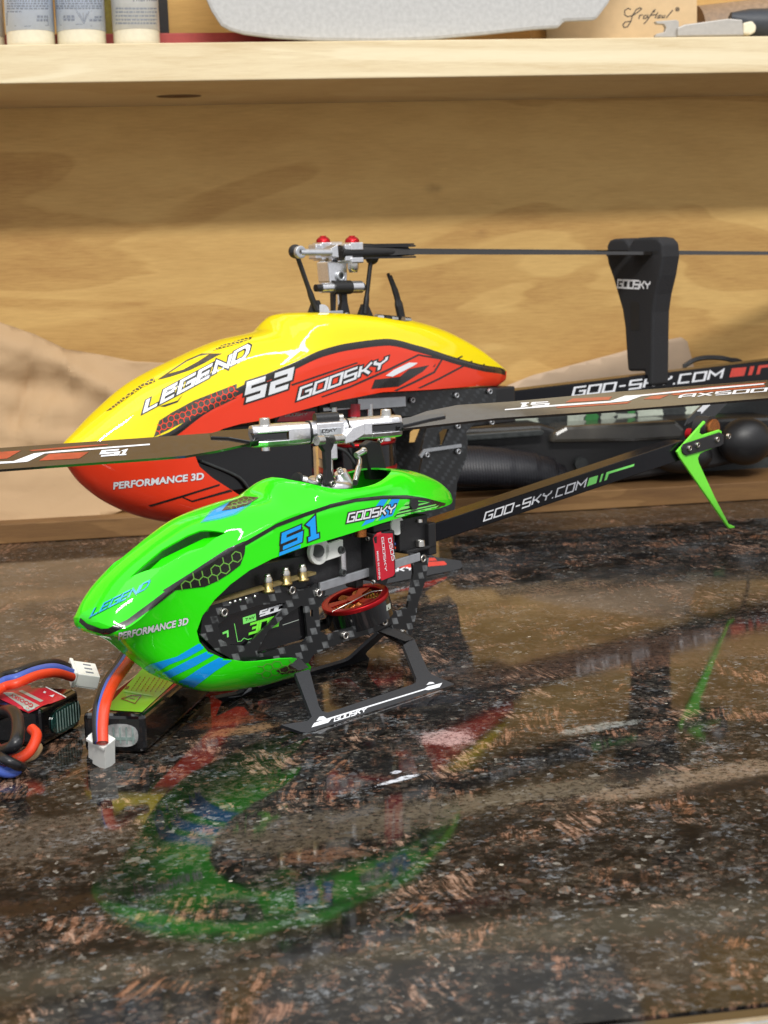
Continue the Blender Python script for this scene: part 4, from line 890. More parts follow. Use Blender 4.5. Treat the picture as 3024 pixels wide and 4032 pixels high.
# ================================================================== YELLOW AND RED HELICOPTER
_t = R(31); _n = Vector((math.sin(_t), -math.cos(_t), 0)); _p0 = Vector((.188, .922, 0))-.045*_n
_d = ray(1345, 1150); _pm = CAM+_d*((_p0-CAM).dot(_n)/_d.dot(_n)); _pm.z = 0
S2 = Fr(31, _pm)
H2 = thing('toy_helicopter', S2, 'larger remote control helicopter with yellow and red canopy, standing behind the green one', 'helicopter')
secs2 = [
 (-194.6, [(0, 96), (1.2, 95.6), (2, 94), (1.6, 92.5), (1, 91), (0, 90.4)]),
 (-191, [(0, 100.6), (7, 99), (10, 94.6), (8.5, 91), (5, 87), (0, 85.8)]),
 (-184, [(0, 105.6), (10.5, 103), (15.5, 95.4), (14, 89), (8, 79), (0, 76.2)]),
 (-170, [(0, 115.3), (14, 112), (20.5, 97), (19, 85), (12, 70), (0, 64.4)]),
 (-147, [(0, 129.3), (17, 125), (26, 100.8), (24.5, 84), (18, 61), (0, 53.2)]),
 (-121, [(0, 139.8), (18, 135), (28, 114.2), (27, 84), (22, 54), (0, 46.4)]),
 (-87, [(0, 150), (18.5, 145.6), (29, 127), (28, 84), (24, 50), (0, 42.4)]),
 (-57, [(0, 154.8), (18, 151.2), (29, 135.4), (28, 84), (24, 48), (0, 41)]),
 (-48.5, [(0, 162.4), (16, 158.4), (29, 138.2), (27.5, 84), (22, 47), (0, 41)]),
 (-38, [(0, 163.6), (20, 159.6), (28.6, 140.8), (27, 84), (19, 46), (0, 41.5)]),
 (-19, [(0, 163.4), (22, 159.4), (28.2, 143.4), (26, 84), (14, 47), (0, 42)]),
 (10, [(0, 161.6), (21, 157.4), (27, 144.6), (25, 90), (14, 60), (0, 52)]),
 (40, [(0, 157.6), (18, 153), (24.5, 138.8), (23, 100), (14, 80), (0, 70)]),
 (73, [(0, 150.2), (14, 145), (19.5, 130), (18, 108), (12, 96), (0, 90)]),
 (106, [(0, 136.8), (9.5, 133), (13, 122.6), (12, 112), (8, 106), (0, 103)]),
 (126, [(0, 125.6), (5.5, 123.4), (7.5, 119.6), (7, 114), (5, 109), (0, 107)]),
 (136, [(0, 119.4), (2, 118.6), (3, 117.6), (2.8, 115), (2, 112), (0, 111)])]
cut2 = MB().prism([mm(x, -80, z) for x, z in [(160, 100), (133, 107.5), (118, 109.2), (101.7, 110.4), (49, 112), (7.8, 113.6), (-31.5, 110.8), (-60, 107.2), (-78, 104.6), (-98, 103.6), (-110, 101.8), (-120, 98.6), (-126, 94), (-128.6, 88), (-126, 82), (-118, 74.9), (-98.1, 61.5), (-72, 50.6), (-50, 46), (-40, 40), (-40, 20), (160, 20)]], mm(0, 160, 0), 'socket')
op2 = [mm(18+58*math.cos(a), 17*math.sin(a), 151+4) for a in [i*math.pi/20 for i in range(40)]]
cut2b = MB().prism(op2, mm(0, 0, 40), 'socket')
sc2 = [(618, 1492), (660, 1460), (720, 1425), (790, 1395), (880, 1392), (845, 1405), (790, 1425), (700, 1462), (650, 1482)]
pts = []
shell2, full2 = canopy_mesh(secs2, 110, 'yellow_paint', 'red_paint', [cut2, cut2b], 'canopy')
bv2 = shell2.bvh(); dm = MB()
L2 = lambda polys, m, off=.14, step=8: lay(dm, S2, bv2, polys, m, off, step)
def X3(pts): return [(200+x*.7233, 1150+y*.7236) for x, y in pts]
def X4(pts): return [(1050+x*.6028, 880+y*.6029) for x, y in pts]
# black belt between the colours, traced along the crease
def belt(width):
    xs = [s[0] for s in secs2]; up_, lo_ = [], []
    for i in range(90):
        x = -192+i*(134+192)/89
        y = pchip(xs, [s[1][2][0] for s in secs2], x); z = pchip(xs, [s[1][2][1] for s in secs2], x)
        up_.append(Vector((x, -y, z))/1000)
    b_ = MB(); vs = []; fs = []
    for p in up_:
        for dz_ in (.0012, 0, -.0012, -.0030):
            q = p+Vector((0, 0, dz_)); h, n, i_, d_ = bv2.find_nearest(q); vs.append(h+n*.00014)
    for k in range(len(up_)-1):
        for j in range(3): a = k*4+j; fs.append((a, a+1, a+5, a+4))
    b_.add(vs, fs, 'mark_black', True); return b_
bb2 = belt(3); dm.append(bb2); dm.append(bb2, True)
# honeycomb flank
fl = X3([(560, 790), (590, 700), (660, 655), (780, 590), (1012, 500), (1010, 575), (940, 610), (830, 660), (700, 720), (600, 770)])
L2([fl], 'mark_brown', .14); L2(hexes(X3([(565, 785), (596, 700), (690, 655), (850, 570), (1012, 500), (1010, 572), (940, 606), (830, 656), (700, 716), (600, 766)]), 13.5, .25, 1.0, 1.05, 3.2), 'red_paint', .24)
# dark honeycomb band along the ridge
L2([X3([(300, 650), (400, 570), (480, 512), (560, 466), (570, 488), (500, 520), (420, 575), (330, 640)]), X3([(880, 320), (930, 290), (1010, 265), (1100, 240), (1090, 256), (1010, 285), (930, 308)])], 'mark_brown', .14)
L2(hexes(X3([(300, 650), (400, 570), (480, 512), (560, 466), (570, 488), (500, 520), (420, 575), (330, 640)]), 9, .2, 1.1, .8, 3), 'yellow_paint', .24)
L2(hexes(X3([(880, 320), (930, 290), (1010, 265), (1100, 240), (1090, 256), (1010, 285), (930, 308)]), 9, .2, 1.1, .6, 3), 'yellow_paint', .24)
L2([X3([(580, 478), (650, 430), (740, 370), (820, 335), (935, 335), (900, 350), (840, 385), (760, 425), (650, 462), (600, 475)])], 'mark_brown', .14)
L2([X3([(640, 446), (740, 380), (810, 350), (862, 340), (800, 380), (720, 424)])], 'yellow_paint', .24)
write(dm, S2, bv2, 'LEGEND', X3([(512, 648)])[0], X3([(1062, 352)])[0], (13, -47), 'mark_white', .13, .3, outline='mark_black', ohw=.24, off=.3)
L2([X3([(590, 622), (690, 590), (720, 555), (690, 600), (620, 625)])], 'mark_black', .16)
print_text(dm, S2, bv2, 'PERFORMANCE 3D', (447, 1925), (800, 1887), (2, -27), 'mark_white', .035, .3, 'mark_black', .05, 12)
L2([X3([(530, 1160), (700, 1110), (935, 1038), (942, 1046), (720, 1116), (545, 1167)]), X3([(700, 1112), (715, 1112), (768, 1134), (975, 1074), (1000, 1072), (990, 1084), (770, 1143)])], 'mark_black', .19)
# S2 badge
Z = X3([(1048, 520), (1060, 480), (1290, 425), (1312, 445), (1310, 530), (1160, 590), (1052, 622)])
write(dm, S2, bv2, 'S', X3([(1062, 588)])[0], X3([(1150, 560)])[0], (12, -64), 'mark_white', .155, .3, outline='mark_black', ohw=.27, off=.36)
write(dm, S2, bv2, '2', X3([(1200, 543)])[0], X3([(1290, 513)])[0], (12, -64), 'mark_white', .155, .3, outline='mark_black', ohw=.27, off=.36)
write(dm, S2, bv2, 'GOOSKY', (1174, 1571), (1512, 1448), (10, -43), 'mark_white', .11, .28, outline='mark_black', ohw=.25, off=.36)
L2([X4([(160, 1050), (380, 975), (590, 905), (595, 912), (385, 985), (165, 1060)])], 'mark_black', .19)
L2([X4([(355, 1130), (540, 1062), (700, 990), (800, 945), (990, 852), (1020, 858), (1215, 892), (1275, 862), (1280, 870), (1218, 902), (1020, 868), (994, 862), (810, 955), (710, 1000), (545, 1072), (362, 1136)]),
    X4([(830, 1090), (960, 1030), (1090, 965), (1140, 885), (1150, 888), (1098, 975), (965, 1042), (850, 1094)]), X4([(985, 1074), (1120, 1010), (1300, 915), (1340, 895), (1345, 903), (1305, 925), (1130, 1018), (1005, 1076)]),
    X4([(1322, 925), (1380, 945), (1420, 915), (1425, 922), (1384, 953), (1322, 933)]),
    X4([(682, 1080), (705, 1020), (870, 1000), (930, 950), (1060, 925), (1020, 965), (860, 1065)])], 'mark_black', .19)
L2([X4([(775, 994), (830, 955), (930, 908), (985, 910), (960, 928), (820, 1000)])], 'mark_white', .3)
full2.append(dm); full2.build('canopy', H2, sharp=50)
screw(H2, S2.at(1698, 1430, -21), (0, -1, .2), 3.0, 1.0, 'dark_grey')
# dark liner line on the cut-out
lm = MB()
# ---- frame
mk2 = lambda name, lo, hi, m, bev=.001: MB().bx(tuple(mm(*lo)), tuple(mm(*hi)), m).build(name, H2, bevel=bev)
mk2('battery_tray', (-118, -14, 52), (-30, 14, 62), 'black_plastic')
mk2('flight_battery', (-125, -17, 62), (-38, 17, 92), 'black_gloss', .003)
mk2('speed_controller', (-100, -12, 93), (-40, 12, 101), 'dark_grey')
for k, pp in enumerate(([(-120, 84), (-95, 72), (-80, 58), (-40, 56)], [(-40, 88), (-15, 86), (-2, 70), (10, 55)], [(-36, 84), (-18, 80), (-6, 66), (4, 52)])):
    MB().tube(cr([mm(x, -19, z) for x, z in pp]), .0009, 'dark_grey').build('wire', H2)
fr_ = [(1300, 1560), (1955, 1525), (1950, 1600), (1835, 1700), (1842, 1745), (1838, 1800), (1800, 1900), (1790, 2010), (1760, 2060), (1640, 2060), (1600, 2000), (1560, 1960), (1560, 1900), (1610, 1895), (1650, 1870), (1665, 1800), (1655, 1790), (1690, 1640), (1560, 1640), (1540, 1600), (1300, 1610)]
cutplate('frame_plate', S2, fr_, [[(1722, 1710), (1745, 1690), (1768, 1690), (1745, 1750), (1718, 1752)]], -14, 1.5, 'carbon_far', H2, True)
def X6(pts): return [(1550+x*.5124, 1450+y*.5126) for x, y in pts]
br = MB(); a = S2.at(1653, 1790, -15.2); b_ = S2.at(1812, 1768, -15.2)
br.prism([S2.at(x, y, -15) for x, y in X6([(190, 670), (225, 620), (510, 580), (515, 605), (235, 645), (205, 690)])], mm(0, -1.2, 0), 'alu_satin'); br.build('bracket', H2)
for x, y in X6([(252, 665), (492, 640), (478, 208), (735, 178), (140, 245), (490, 445), (750, 415)]): screw(H2, S2.at(x, y, -15), (0, -1, 0), 1.9, 1.2, 'alu_satin')
mk2('tail_clamp', (76, -13, 84), (134, 13, 108), 'black_plastic')
mk2('gearbox', (-30, -12, 94), (20, 12, 124), 'black_matte')
mk2('gear_plate', (-28, -13.6, 104), (26, 13.6, 106.4), 'alu_satin', .0003)
for x in (-20, -5, 8): MB().cyl(mm(x, -13, 88), mm(x, -13, 106), .0022, 'alu').build('spacer', H2)
p = S2.at(1510, 1590, -12); a = S2.at(1410, 1570, -15); b_ = S2.at(1598, 1560, -15); MB().prism([a, b_, b_+mm(0, 0, -6.5), a+mm(0, 0, -7)], mm(0, 2, 0), 'alu_satin').build('side_rail', H2, bevel=.0003)
MB().cyl(S2.at(1392, 1590, -12), S2.at(1392, 1640, -12), .0042, 'label_red').build('spacer', H2)
sv = MB().bx(tuple(mm(-66, -16, 84)), tuple(mm(-34, 4, 108)), 'black_plastic'); so = sv.build('servo', H2, bevel=.001); lb = MB()
lay(lb, S2, sv.bvh(), [[(1090, 1660), (1118, 1608), (1240, 1596), (1240, 1660)]], 'label_red', .2, 60); write(lb, S2, sv.bvh(), 'GOOSKY', (1122, 1640), (1206, 1634), (1, -10), 'mark_grey', .1, .3, .4, step=60); lb.build('label', so)
mc = mm(6, -2, 81); mo = MB().cyl(mc+mm(0, 0, -14), mc+mm(0, 0, 0), .024, 'black_gloss', n=48).ring(mc+mm(0, 0, -16), (0, 0, 1), .0245, .018, .005, 'red_anodised', 48).ring(mc+mm(0, 0, 1), (0, 0, 1), .024, .018, .002, 'red_anodised', 48)
mo.cyl(mc+mm(0, 0, -16), mc+mm(0, 0, -13), .019, 'copper', n=36); mo.build('motor', H2)
mk2('lower_frame', (-120, -12, 40), (58, 12, 46), 'black_plastic')
# ---- skids
sn2 = Vector((0, -.7, .714)); sp2 = (0, -.045, 0)
def SK(x, h): return mm(x, -45+h*.714, h*.7+.3)
sk2 = [(-58, 0), (-70, 7), (-66, 10), (-46, 12), (-52, 40), (-44, 40), (-34, 14), (-30, 12), (14, 12), (20, 16), (26, 42), (34, 42), (33, 18), (38, 12), (55, 6), (54, 1.5), (50, 0)]
s_ = MB().prism([SK(x, h) for x, h in sk2], -sn2.normalized()*.0018, 'skid_plastic'); sbv = s_.bvh(); mk = MB()
def X8(pts): return [(1500+x*.2411, 2100+y*.2412) for x, y in pts]
lay(mk, S2, sbv, [X8([(200, 555), (440, 480), (1030, 455), (1075, 500), (1060, 518), (750, 545), (500, 570)]), X8([(420, 460), (780, 402), (880, 402), (915, 445), (700, 460)])], 'mark_red', .1, 60)
write(mk, S2, sbv, 'GOOSKY', X8([(-330, 680)])[0], X8([(525, 600)])[0], X8([(10, -70)])[0] if False else (2, -14), 'mark_white', .13, .3, .16, step=60)
n1 = MB(); n1.append(s_); n1.append(mk); n1.build('landing_skid', H2); f1 = MB(); f1.append(s_, True); f1.build('landing_skid', H2)
for x in (-48, 30):
    for s__ in (1, -1): MB().prism([mm(x-5, 12*s__, 42), mm(x+5, 12*s__, 42), mm(x+4, 27*s__, 25), mm(x-4, 27*s__, 25)], mm(0, 1.6*s__, 1), 'black_plastic').build('skid_strut', H2)
# ---- boom
q = [S2.at(1940, 1549, -8), S2.at(3300, 1385, -8), S2.at(3300, 1478, -8), S2.at(1940, 1640, -8)]
bm_ = MB().prism(q, mm(0, 16, 0), 'black_boom'); tmp = bm_.bvh(); bd = MB()
write(bd, S2, tmp, 'GOO-SKY.COM', (2254, 1559), (2838, 1489), (9, -33), 'mark_white', .1, .3, .2, step=150)
def X9(pts): return [(1950+x*.6474, 900+y*.6474) for x, y in pts]
lay(bd, S2, tmp, [X9([(1422, 905), (1438, 850), (1528, 842), (1512, 895)]), X9([(1535, 893), (1550, 838), (1576, 836), (1560, 890)]), X9([(1585, 888), (1600, 833), (1700, 822), (1698, 838), (1616, 848), (1606, 885)])], 'mark_red', .2, 150)
bm_.append(bd); bm_.build('tail_boom', H2, bevel=.0009)
# ---- rotor head
hp = S2.at(1340, 995, 0); hz = hp.z
def H(px, py, y=0): return S2.at(px, py, y)
MB().cyl(mm(hp.x*1000, 0, 150), mm(hp.x*1000, 0, 186), .0034, 'alu').build('rotor_shaft', H2)
b_ = MB().prism([H(x, y, -6) for x, y in [(1292, 1030), (1368, 1030), (1368, 1108), (1345, 1116), (1300, 1112)]], mm(0, 12, 0), 'alu'); hub2 = b_.build('rotor_hub', H2, bevel=.0008)
MB().ring(H(1341, 1086, -6.5), (0, 1, 0), .0032, .0018, .002, 'alu_satin').build('boss', hub2); screw(hub2, H(1341, 1086, -6), (0, -1, 0), 2.0, 1.2, 'dark_grey')
MB().cyl(H(1300, 992, 3), H(1345, 992, 0), .0062, 'alu', n=32).build('spindle', hub2)
# near grip (y<0) and far grip
for x0, x1, y0, y1, yy, dome in [(1362, 1414, 955, 1036, -9, 1380), (1248, 1300, 955, 1026, 14, 1268)]:
    g = MB(); a = H(x0, y0, yy); c_ = H(x1, y1, yy); th = .0042
    g.bx((a.x, yy/1000-.005, a.z-.0050), (c_.x, yy/1000+.005, a.z), 'alu'); g.bx((a.x, yy/1000-.005, c_.z), (c_.x, yy/1000+.005, c_.z+.0035), 'alu'); g.bx((a.x-.004, yy/1000-.004, c_.z+.001), (a.x+.002, yy/1000+.004, a.z-.001), 'alu')
    go = g.build('blade_grip', H2, bevel=.0007); p = Vector(((a.x+c_.x)/2+.0, yy/1000, a.z))
    MB().lathe(p, [(.0044, 0), (.0042, .0016), (.0030, .0030), (.0019, .0034), (.0019, .0040), (0, .0040)], 'red_anodised', 28).build('cap_nut', go)
    MB().lathe(Vector((p.x, p.y, c_.z)), [(.0034, 0), (.0034, -.003), (.0024, -.0055), (0, -.0055)], 'steel', 20).build('bolt_end', go)
a = MB().tube([H(1181, 993, -12), H(1302, 993, -12)], .0022, 'alu_satin', 14, flat=.8); a.ring(H(1181, 993, -12), (0, 1, 0), .0037, .0012, .0028, 'alu_satin'); a.prism([H(x, y, -12) for x, y in [(1295, 982), (1330, 962), (1335, 1015), (1295, 1008)]], mm(0, 8, 0), 'alu'); a.build('pitch_arm', H2, bevel=.0003)
for pts in ([(1163, 990), (1178, 1030), (1245, 1222)], [(1465, 1015), (1456, 1060), (1437, 1236)]):
    p_ = [H(x, y, -6) for x, y in pts]; l_ = MB().tube(cr(p_, 10), [.0034]*4+[.0023]*13+[.0030]*4, 'black_plastic', 14, flat=.6); l_.ball(p_[0], .0042, 'black_plastic', 16, 10); l_.prism([p_[-1]+mm(-6, -1, -2), p_[-1]+mm(6, -1, -2), p_[-1]+mm(2, -1, 6), p_[-1]+mm(-2, -1, 6)], mm(0, 2.4, 0), 'black_plastic'); l_.build('control_link', H2)
c_ = MB().cyl(H(1262, 1134, -7), H(1312, 1132, -7), .0030, 'alu').cyl(H(1376, 1131, -7), H(1420, 1130, -7), .0038, 'alu').cyl(H(1310, 1132, -7), H(1377, 1131, -7), .0042, 'black_plastic').cyl(H(1242, 1134, -7), H(1262, 1134, -7), .0022, 'black_plastic').cyl(H(1420, 1130, -7), H(1430, 1130, -7), .0026, 'black_plastic'); c_.build('damper_arm', H2)
MB().prism([H(x, y, -4) for x, y in [(1344, 1140), (1366, 1140), (1370, 1190), (1382, 1244), (1340, 1246), (1348, 1190)]], mm(0, 4, 0), 'black_plastic').build('link_fork', H2, bevel=.0005)
MB().prism([H(x, y, -3) for x, y in [(1311, 1145), (1324, 1145), (1322, 1240), (1314, 1240)]], mm(0, 3, 0), 'black_plastic').build('link_fork', H2)
MB().bx(tuple(H(1298, 1250, -7)), tuple(H(1340, 1222, -4)), 'alu_satin').build('swash_block', H2, bevel=.0004)
MB().cyl(H(1269, 1226, -8), H(1269, 1226, -3), .0042, 'alu', n=24).build('swash_ball', H2); screw(H2, H(1362, 1240, -6), (0, -1, 0), 1.6, 1, 'steel'); MB().ball(H(1231, 1238, -2), .0026, 'steel', 14, 8).build('ball_joint', H2)
sw = MB().lathe(mm(hp.x*1000, 0, 158), [(.004, -.003), (.017, -.003), (.018, 0), (.016, .0026), (.004, .0026)], 'black_plastic', 36); sw.build('swashplate', H2)
for o_ in (0, 9):
    p_ = [H(1528+o_, 1078+o_, 4), H(1556+o_, 1160, 4), H(1578+o_, 1262, 4)]; MB().tube(cr(p_, 8), [.0018]*6+[.0021]*5+[.0032]*6, 'black_plastic', 10, flat=.6).build('phasing_guide', H2)
for x, m_ in ((1492, 'alu'), (1522, 'black_plastic'), (1548, 'steel'), (1600, 'steel')): MB().cyl(H(x-12, 1250+(x-1492)*.1, -2), H(x+12, 1252+(x-1492)*.1, -2), .0022, m_).build('guide_pin', H2)
# folded blades lying back over the tail
for yy, y0, y1, st in ((-9, 1000, 1001, 1414), (14, 992, 998, 1300)):
    a = H(1430, y0-6, yy); e = S2.at(3420, y1, yy); L_ = e-a; n_ = 24; P = []
    top = [a+mm(0, 0, 0)]+[a+L_*t_ for t_ in (.1, .3, 1)]
    bl = MB(); cs = [(0, .0026), (.06, .0013), (1, .0009)]; W_ = .012
    vs = []
    for t_, h_ in cs:
        c0 = a+L_*t_; w_ = .004 if t_ == 0 else W_
        vs += [c0+Vector((0, -w_*.35, h_)), c0+Vector((0, w_*.65+.006, h_*.3)), c0+Vector((0, w_*.65+.006, -h_*.3)), c0+Vector((0, -w_*.35, -h_))]
    fs = [(0, 1, 2, 3), (8, 11, 10, 9)]+[(k*4+j, k*4+(j+1) % 4, k*4+4+(j+1) % 4, k*4+4+j) for k in range(2) for j in range(4)]
    bl.add(vs, [tuple(reversed(f)) for f in fs], 'blade_carbon'); bo = bl.build('rotor_blade', H2)
    r_ = MB(); s0 = H(st-78 if yy < 0 else st-20, y0, yy); r_.tube([Vector((s0.x, yy/1000, a.z-.000)), Vector((a.x-.002, yy/1000, a.z)), Vector((a.x+.02, yy/1000, a.z)), Vector((a.x+.036, yy/1000, a.z))], [.0046, .0044, .0036, .0024], 'black_plastic', 16)
    for dz_ in (.0034, -.0034): r_.bx((a.x-.004, yy/1000-.003, a.z+dz_-.0005), (a.x+.040, yy/1000+.003, a.z+dz_+.0005), 'black_plastic')
    r_.build('blade_root', bo)
# ================================================================== BLADE HOLDER
xh = S2.at(2568, 1483, -12).x*1000
BH = Fr(31, S2.m @ Vector((xh/1000, 0, 0)))
hol = [(2387, 1008), (2388, 966), (2397, 948), (2412, 941), (2448, 938), (2464, 944), (2478, 966), (2492, 942), (2508, 936), (2560, 933), (2590, 938), (2608, 958), (2612, 1010), (2600, 1085), (2582, 1160), (2572, 1230), (2570, 1330), (2568, 1520), (2535, 1520), (2535, 1462), (2470, 1462), (2465, 1400), (2458, 1290), (2448, 1220), (2432, 1165), (2412, 1095), (2392, 1040)]
PH = [BH.atx(x, y, 0) for x, y in hol]
th = thing('blade_holder', BH, 'black foam blade holder standing on the tail boom of the larger helicopter', 'blade holder')
hb = MB().prism(PH, mm(19, 0, 0), 'foam'); hbv = hb.bvh(); d_ = MB()
write(d_, BH, hbv, 'GOOSKY', (2432, 1132), (2558, 1138), (2, -30), 'mark_white', .12, .22, .2, step=80)
lay(d_, BH, hbv, [[(2483, 1185), (2518, 1190), (2518, 1300), (2483, 1300)]], 'socket', .15, 80)
lay(d_, BH, hbv, [[(2388, 1009), (2590, 1002), (2592, 990), (2588, 986), (2388, 1000)]], 'socket', .12, 80)
hb.append(d_); hb.build('foam_block', th, bevel=.0022, seg=4)

# ================================================================== THINGS ON THE TABLE
def lpbox(name, corner, dx, dy, h, m, bev, lab):
    """rounded pack: corner on the table, unit axis dx (width vector), dy (length vector)"""
    pass
# middle battery
c0 = gz(575, 2972); c1 = gz(352, 2950); ln = (gz(813, 2752)-c0).normalized(); wv_ = Vector((-ln.y, ln.x, 0)); w = abs((c1-c0).dot(wv_))
ang = math.degrees(math.atan2(ln.y, ln.x)); B1 = Fr(ang, c0)
t1 = thing('lithium_battery', B1, 'black battery pack with bright green warning label, under the green nose', 'battery')
HB = .0165
def pack(fr, length, width, h, m, lid, parent):
    b = MB().bx((0, 0, .0003), (length, width, h), m); o = b.build('pack_body', parent, bevel=.0022, seg=3); return b, o
pb_, po = pack(B1, .088, w, HB, 'black_gloss', None, t1); bv = pb_.bvh(); d_ = MB()
lay(d_, B1, bv, [[(412, 2797), (559, 2806), (656, 2716), (724, 2652), (600, 2590), (548, 2648)]], 'label_green', .25, 10); 
lay(d_, B1, bv, [[(486, 2727), (600, 2746), (604, 2741), (490, 2721)]], 'mark_lime', .4, 10)
for a, b2 in (((479, 2755), (520, 2741)), ((520, 2741), (556, 2742)), ((556, 2742), (532, 2774)), ((532, 2774), (479, 2755))):
    for q in strokes([a, b2], 1.8, 1.5): lay(d_, B1, bv, [q], 'mark_black', .4, 10)
lay(d_, B1, bv, [[(512, 2751), (532, 2755), (531, 2758), (512, 2754)]], 'mark_black', .4, 10)
for k in range(7):
    x0 = 515+k*19; 
    for j in range(7): lay(d_, B1, bv, [[(x0+j*5.5, 2722-j*8+k*1.2), (x0+3+j*5.5, 2722-j*8+k*1.2), (x0+6+j*5.5, 2716-j*8+k*1.2), (x0+3+j*5.5, 2716-j*8+k*1.2)]], 'mark_black', .4, 10)
write(d_, B1, bv, 'CUD', (487, 2720), (510, 2695), (12, 2), 'mark_black', .09, .3, .4, step=60) if False else None
[lay(d_, B1, bv, [[(a_[0], a_[1]), (a_[0]+9, a_[1]-12), (a_[0]+13, a_[1]-11), (a_[0]+4, a_[1]+1)]], 'mark_black', .4, 9) for a_ in ((490, 2716), (497, 2716))]
d_.build('label', t1)
# clear end film
e_ = MB(); xe = -.0002; ys = [B1.atx(x, y, 0).y for x, y in ((410, 2880), (543, 2900))]; cy = sum(ys)/2; ry = abs(ys[0]-ys[1])/2*1.05
pf = [Vector((xe, cy+ry*math.copysign(abs(math.cos(a))**.75, math.cos(a)), .0078+.0046*math.copysign(abs(math.sin(a))**.8, math.sin(a)))) for a in [i*math.pi/20 for i in range(40)]]
e_.prism(pf, Vector((-.0005, 0, 0)), 'film_clear')
for k in range(5): e_.bx((xe-.0009, cy-ry*.75+k*ry*.36, .0046), (xe-.0005, cy-ry*.75+k*ry*.36+.0005, .0112), 'film_stripe')
e_.bx((xe-.0008, cy-ry*.8, .0060), (xe-.0005, cy+ry*.8, .0072), 'film_stripe')
e_.build('clear_end', t1)
# left battery
c0 = gz(168, 2948); c1 = gz(320, 2861); wl = (c1-c0); wd_ = wl.normalized(); lnn = Vector((-wd_.y, wd_.x, 0)); ang = math.degrees(math.atan2(lnn.y, lnn.x)); B2 = Fr(ang, c0)
t2 = thing('lithium_battery', B2, 'black battery pack with dark red label, cut off by the left edge', 'battery')
wW = wl.length; b2_ = MB().bx((0, -wW, .0003), (.075, 0, .0165), 'black_gloss'); b2_.build('pack_body', t2, bevel=.0022, seg=3); bv = b2_.bvh(); d_ = MB()
def XL(pts): return [(x*.3014, 2600+y*.3014) for x, y in pts]
lay(d_, B2, bv, [XL([(380, 690), (560, 600), (860, 490), (250, 160), (30, 60), (-300, -50), (-450, 300)])], 'label_red', .2, 10)
lay(d_, B2, bv, [XL([(370, 665), (520, 600), (170, 425), (30, 430)])], 'mark_grey', .3, 10)
print_text(d_, B2, bv, 'GOOSKY', XL([(440, 590)])[0], XL([(150, 440)])[0], (-8, 12), 'label_red', .03, .4)
lay(d_, B2, bv, [XL([(530, 555), (570, 535), (290, 395), (240, 410)])], 'mark_grey', .3, 60)
lay(d_, B2, bv, [XL([(640, 470), (715, 455), (690, 490)]), XL([(560, 430), (580, 410), (605, 420), (590, 440)]), XL([(850, 490), (860, 478), (520, 310), (505, 316)])], 'mark_white', .3, 60)
lay(d_, B2, bv, [XL([(0, 90), (60, 85), (210, 170), (150, 200), (70, 160), (0, 150)])], 'mark_grey', .3, 60)
d_.build('label', t2)
e_ = MB(); ym = -wW*.60; pf = [Vector((-.0002, ym+wW*.37*math.copysign(abs(math.cos(a))**.7, math.cos(a)), .0076+.0052*math.copysign(abs(math.sin(a))**.7, math.sin(a)))) for a in [i*math.pi/20 for i in range(40)]]
e_.prism(pf, Vector((-.0006, 0, 0)), 'film_dark')
for k in range(9): e_.bx((-.0010, ym-wW*.32+k*wW*.07, .0036), (-.0007, ym-wW*.32+k*wW*.07+.0004, .0118), 'film_stripe')
e_.build('dark_end', t2)
# tape ring of wound cable on the left battery, orange/black/blue wires
def WP(px, py, z): return gz(px, py, z/1000)
Wc = Fr(0, gz(60, 2990))
wi = lambda pts, r, m, par, nm='wire': MB().tube([W_i @ p for p in cr(pts, 10)], r, m, 14).build(nm, par)
t3 = thing('battery_lead', Wc, 'three core balance lead in black, blue and red ending in the upper white plug', 'cable'); W_i = Wc.i
for k, (m_, dy) in enumerate((('wire_black', -22), ('wire_blue', 0), ('wire_red', 22))):
    wi([WP(-120, 2800+dy*.6, 18), WP(0, 2692+dy, 21), WP(70, 2668+dy*1.0, 23), WP(150, 2638+dy*.9, 23), WP(220, 2630+dy*.9, 21), WP(283, 2650+dy*.75, 16)], .00195, m_, t3)
wi([WP(-60, 2880, 12), WP(20, 2990, 6), WP(60, 2993, 5), WP(110, 2965, 6), WP(138, 2920, 9), WP(143, 2890, 11), WP(125, 2870, 12)], .0021, 'wire_red', t3)
wi([WP(-60, 2940, 6), WP(10, 2985, 9), WP(60, 3010, 7), WP(85, 3020, 4)], .0020, 'wire_black', t3)
wi([WP(-60, 3010, 3), WP(10, 3038, 3), WP(50, 3040, 3), WP(72, 3025, 4)], .0021, 'wire_blue', t3)
wi([WP(-80, 2860, 8), WP(-20, 2820, 12), WP(40, 2800, 18), WP(70, 2840, 18), WP(60, 2930, 14), WP(0, 2960, 8)], .0026, 'wire_black', t3)
MB().tube([W_i @ p for p in cr([WP(95, 2990, 1), WP(130, 2975, 2), WP(152, 2945, 3), WP(150, 2930, 4)])], .0018, 'kraft', 8, flat=.4).build('tape', t3)
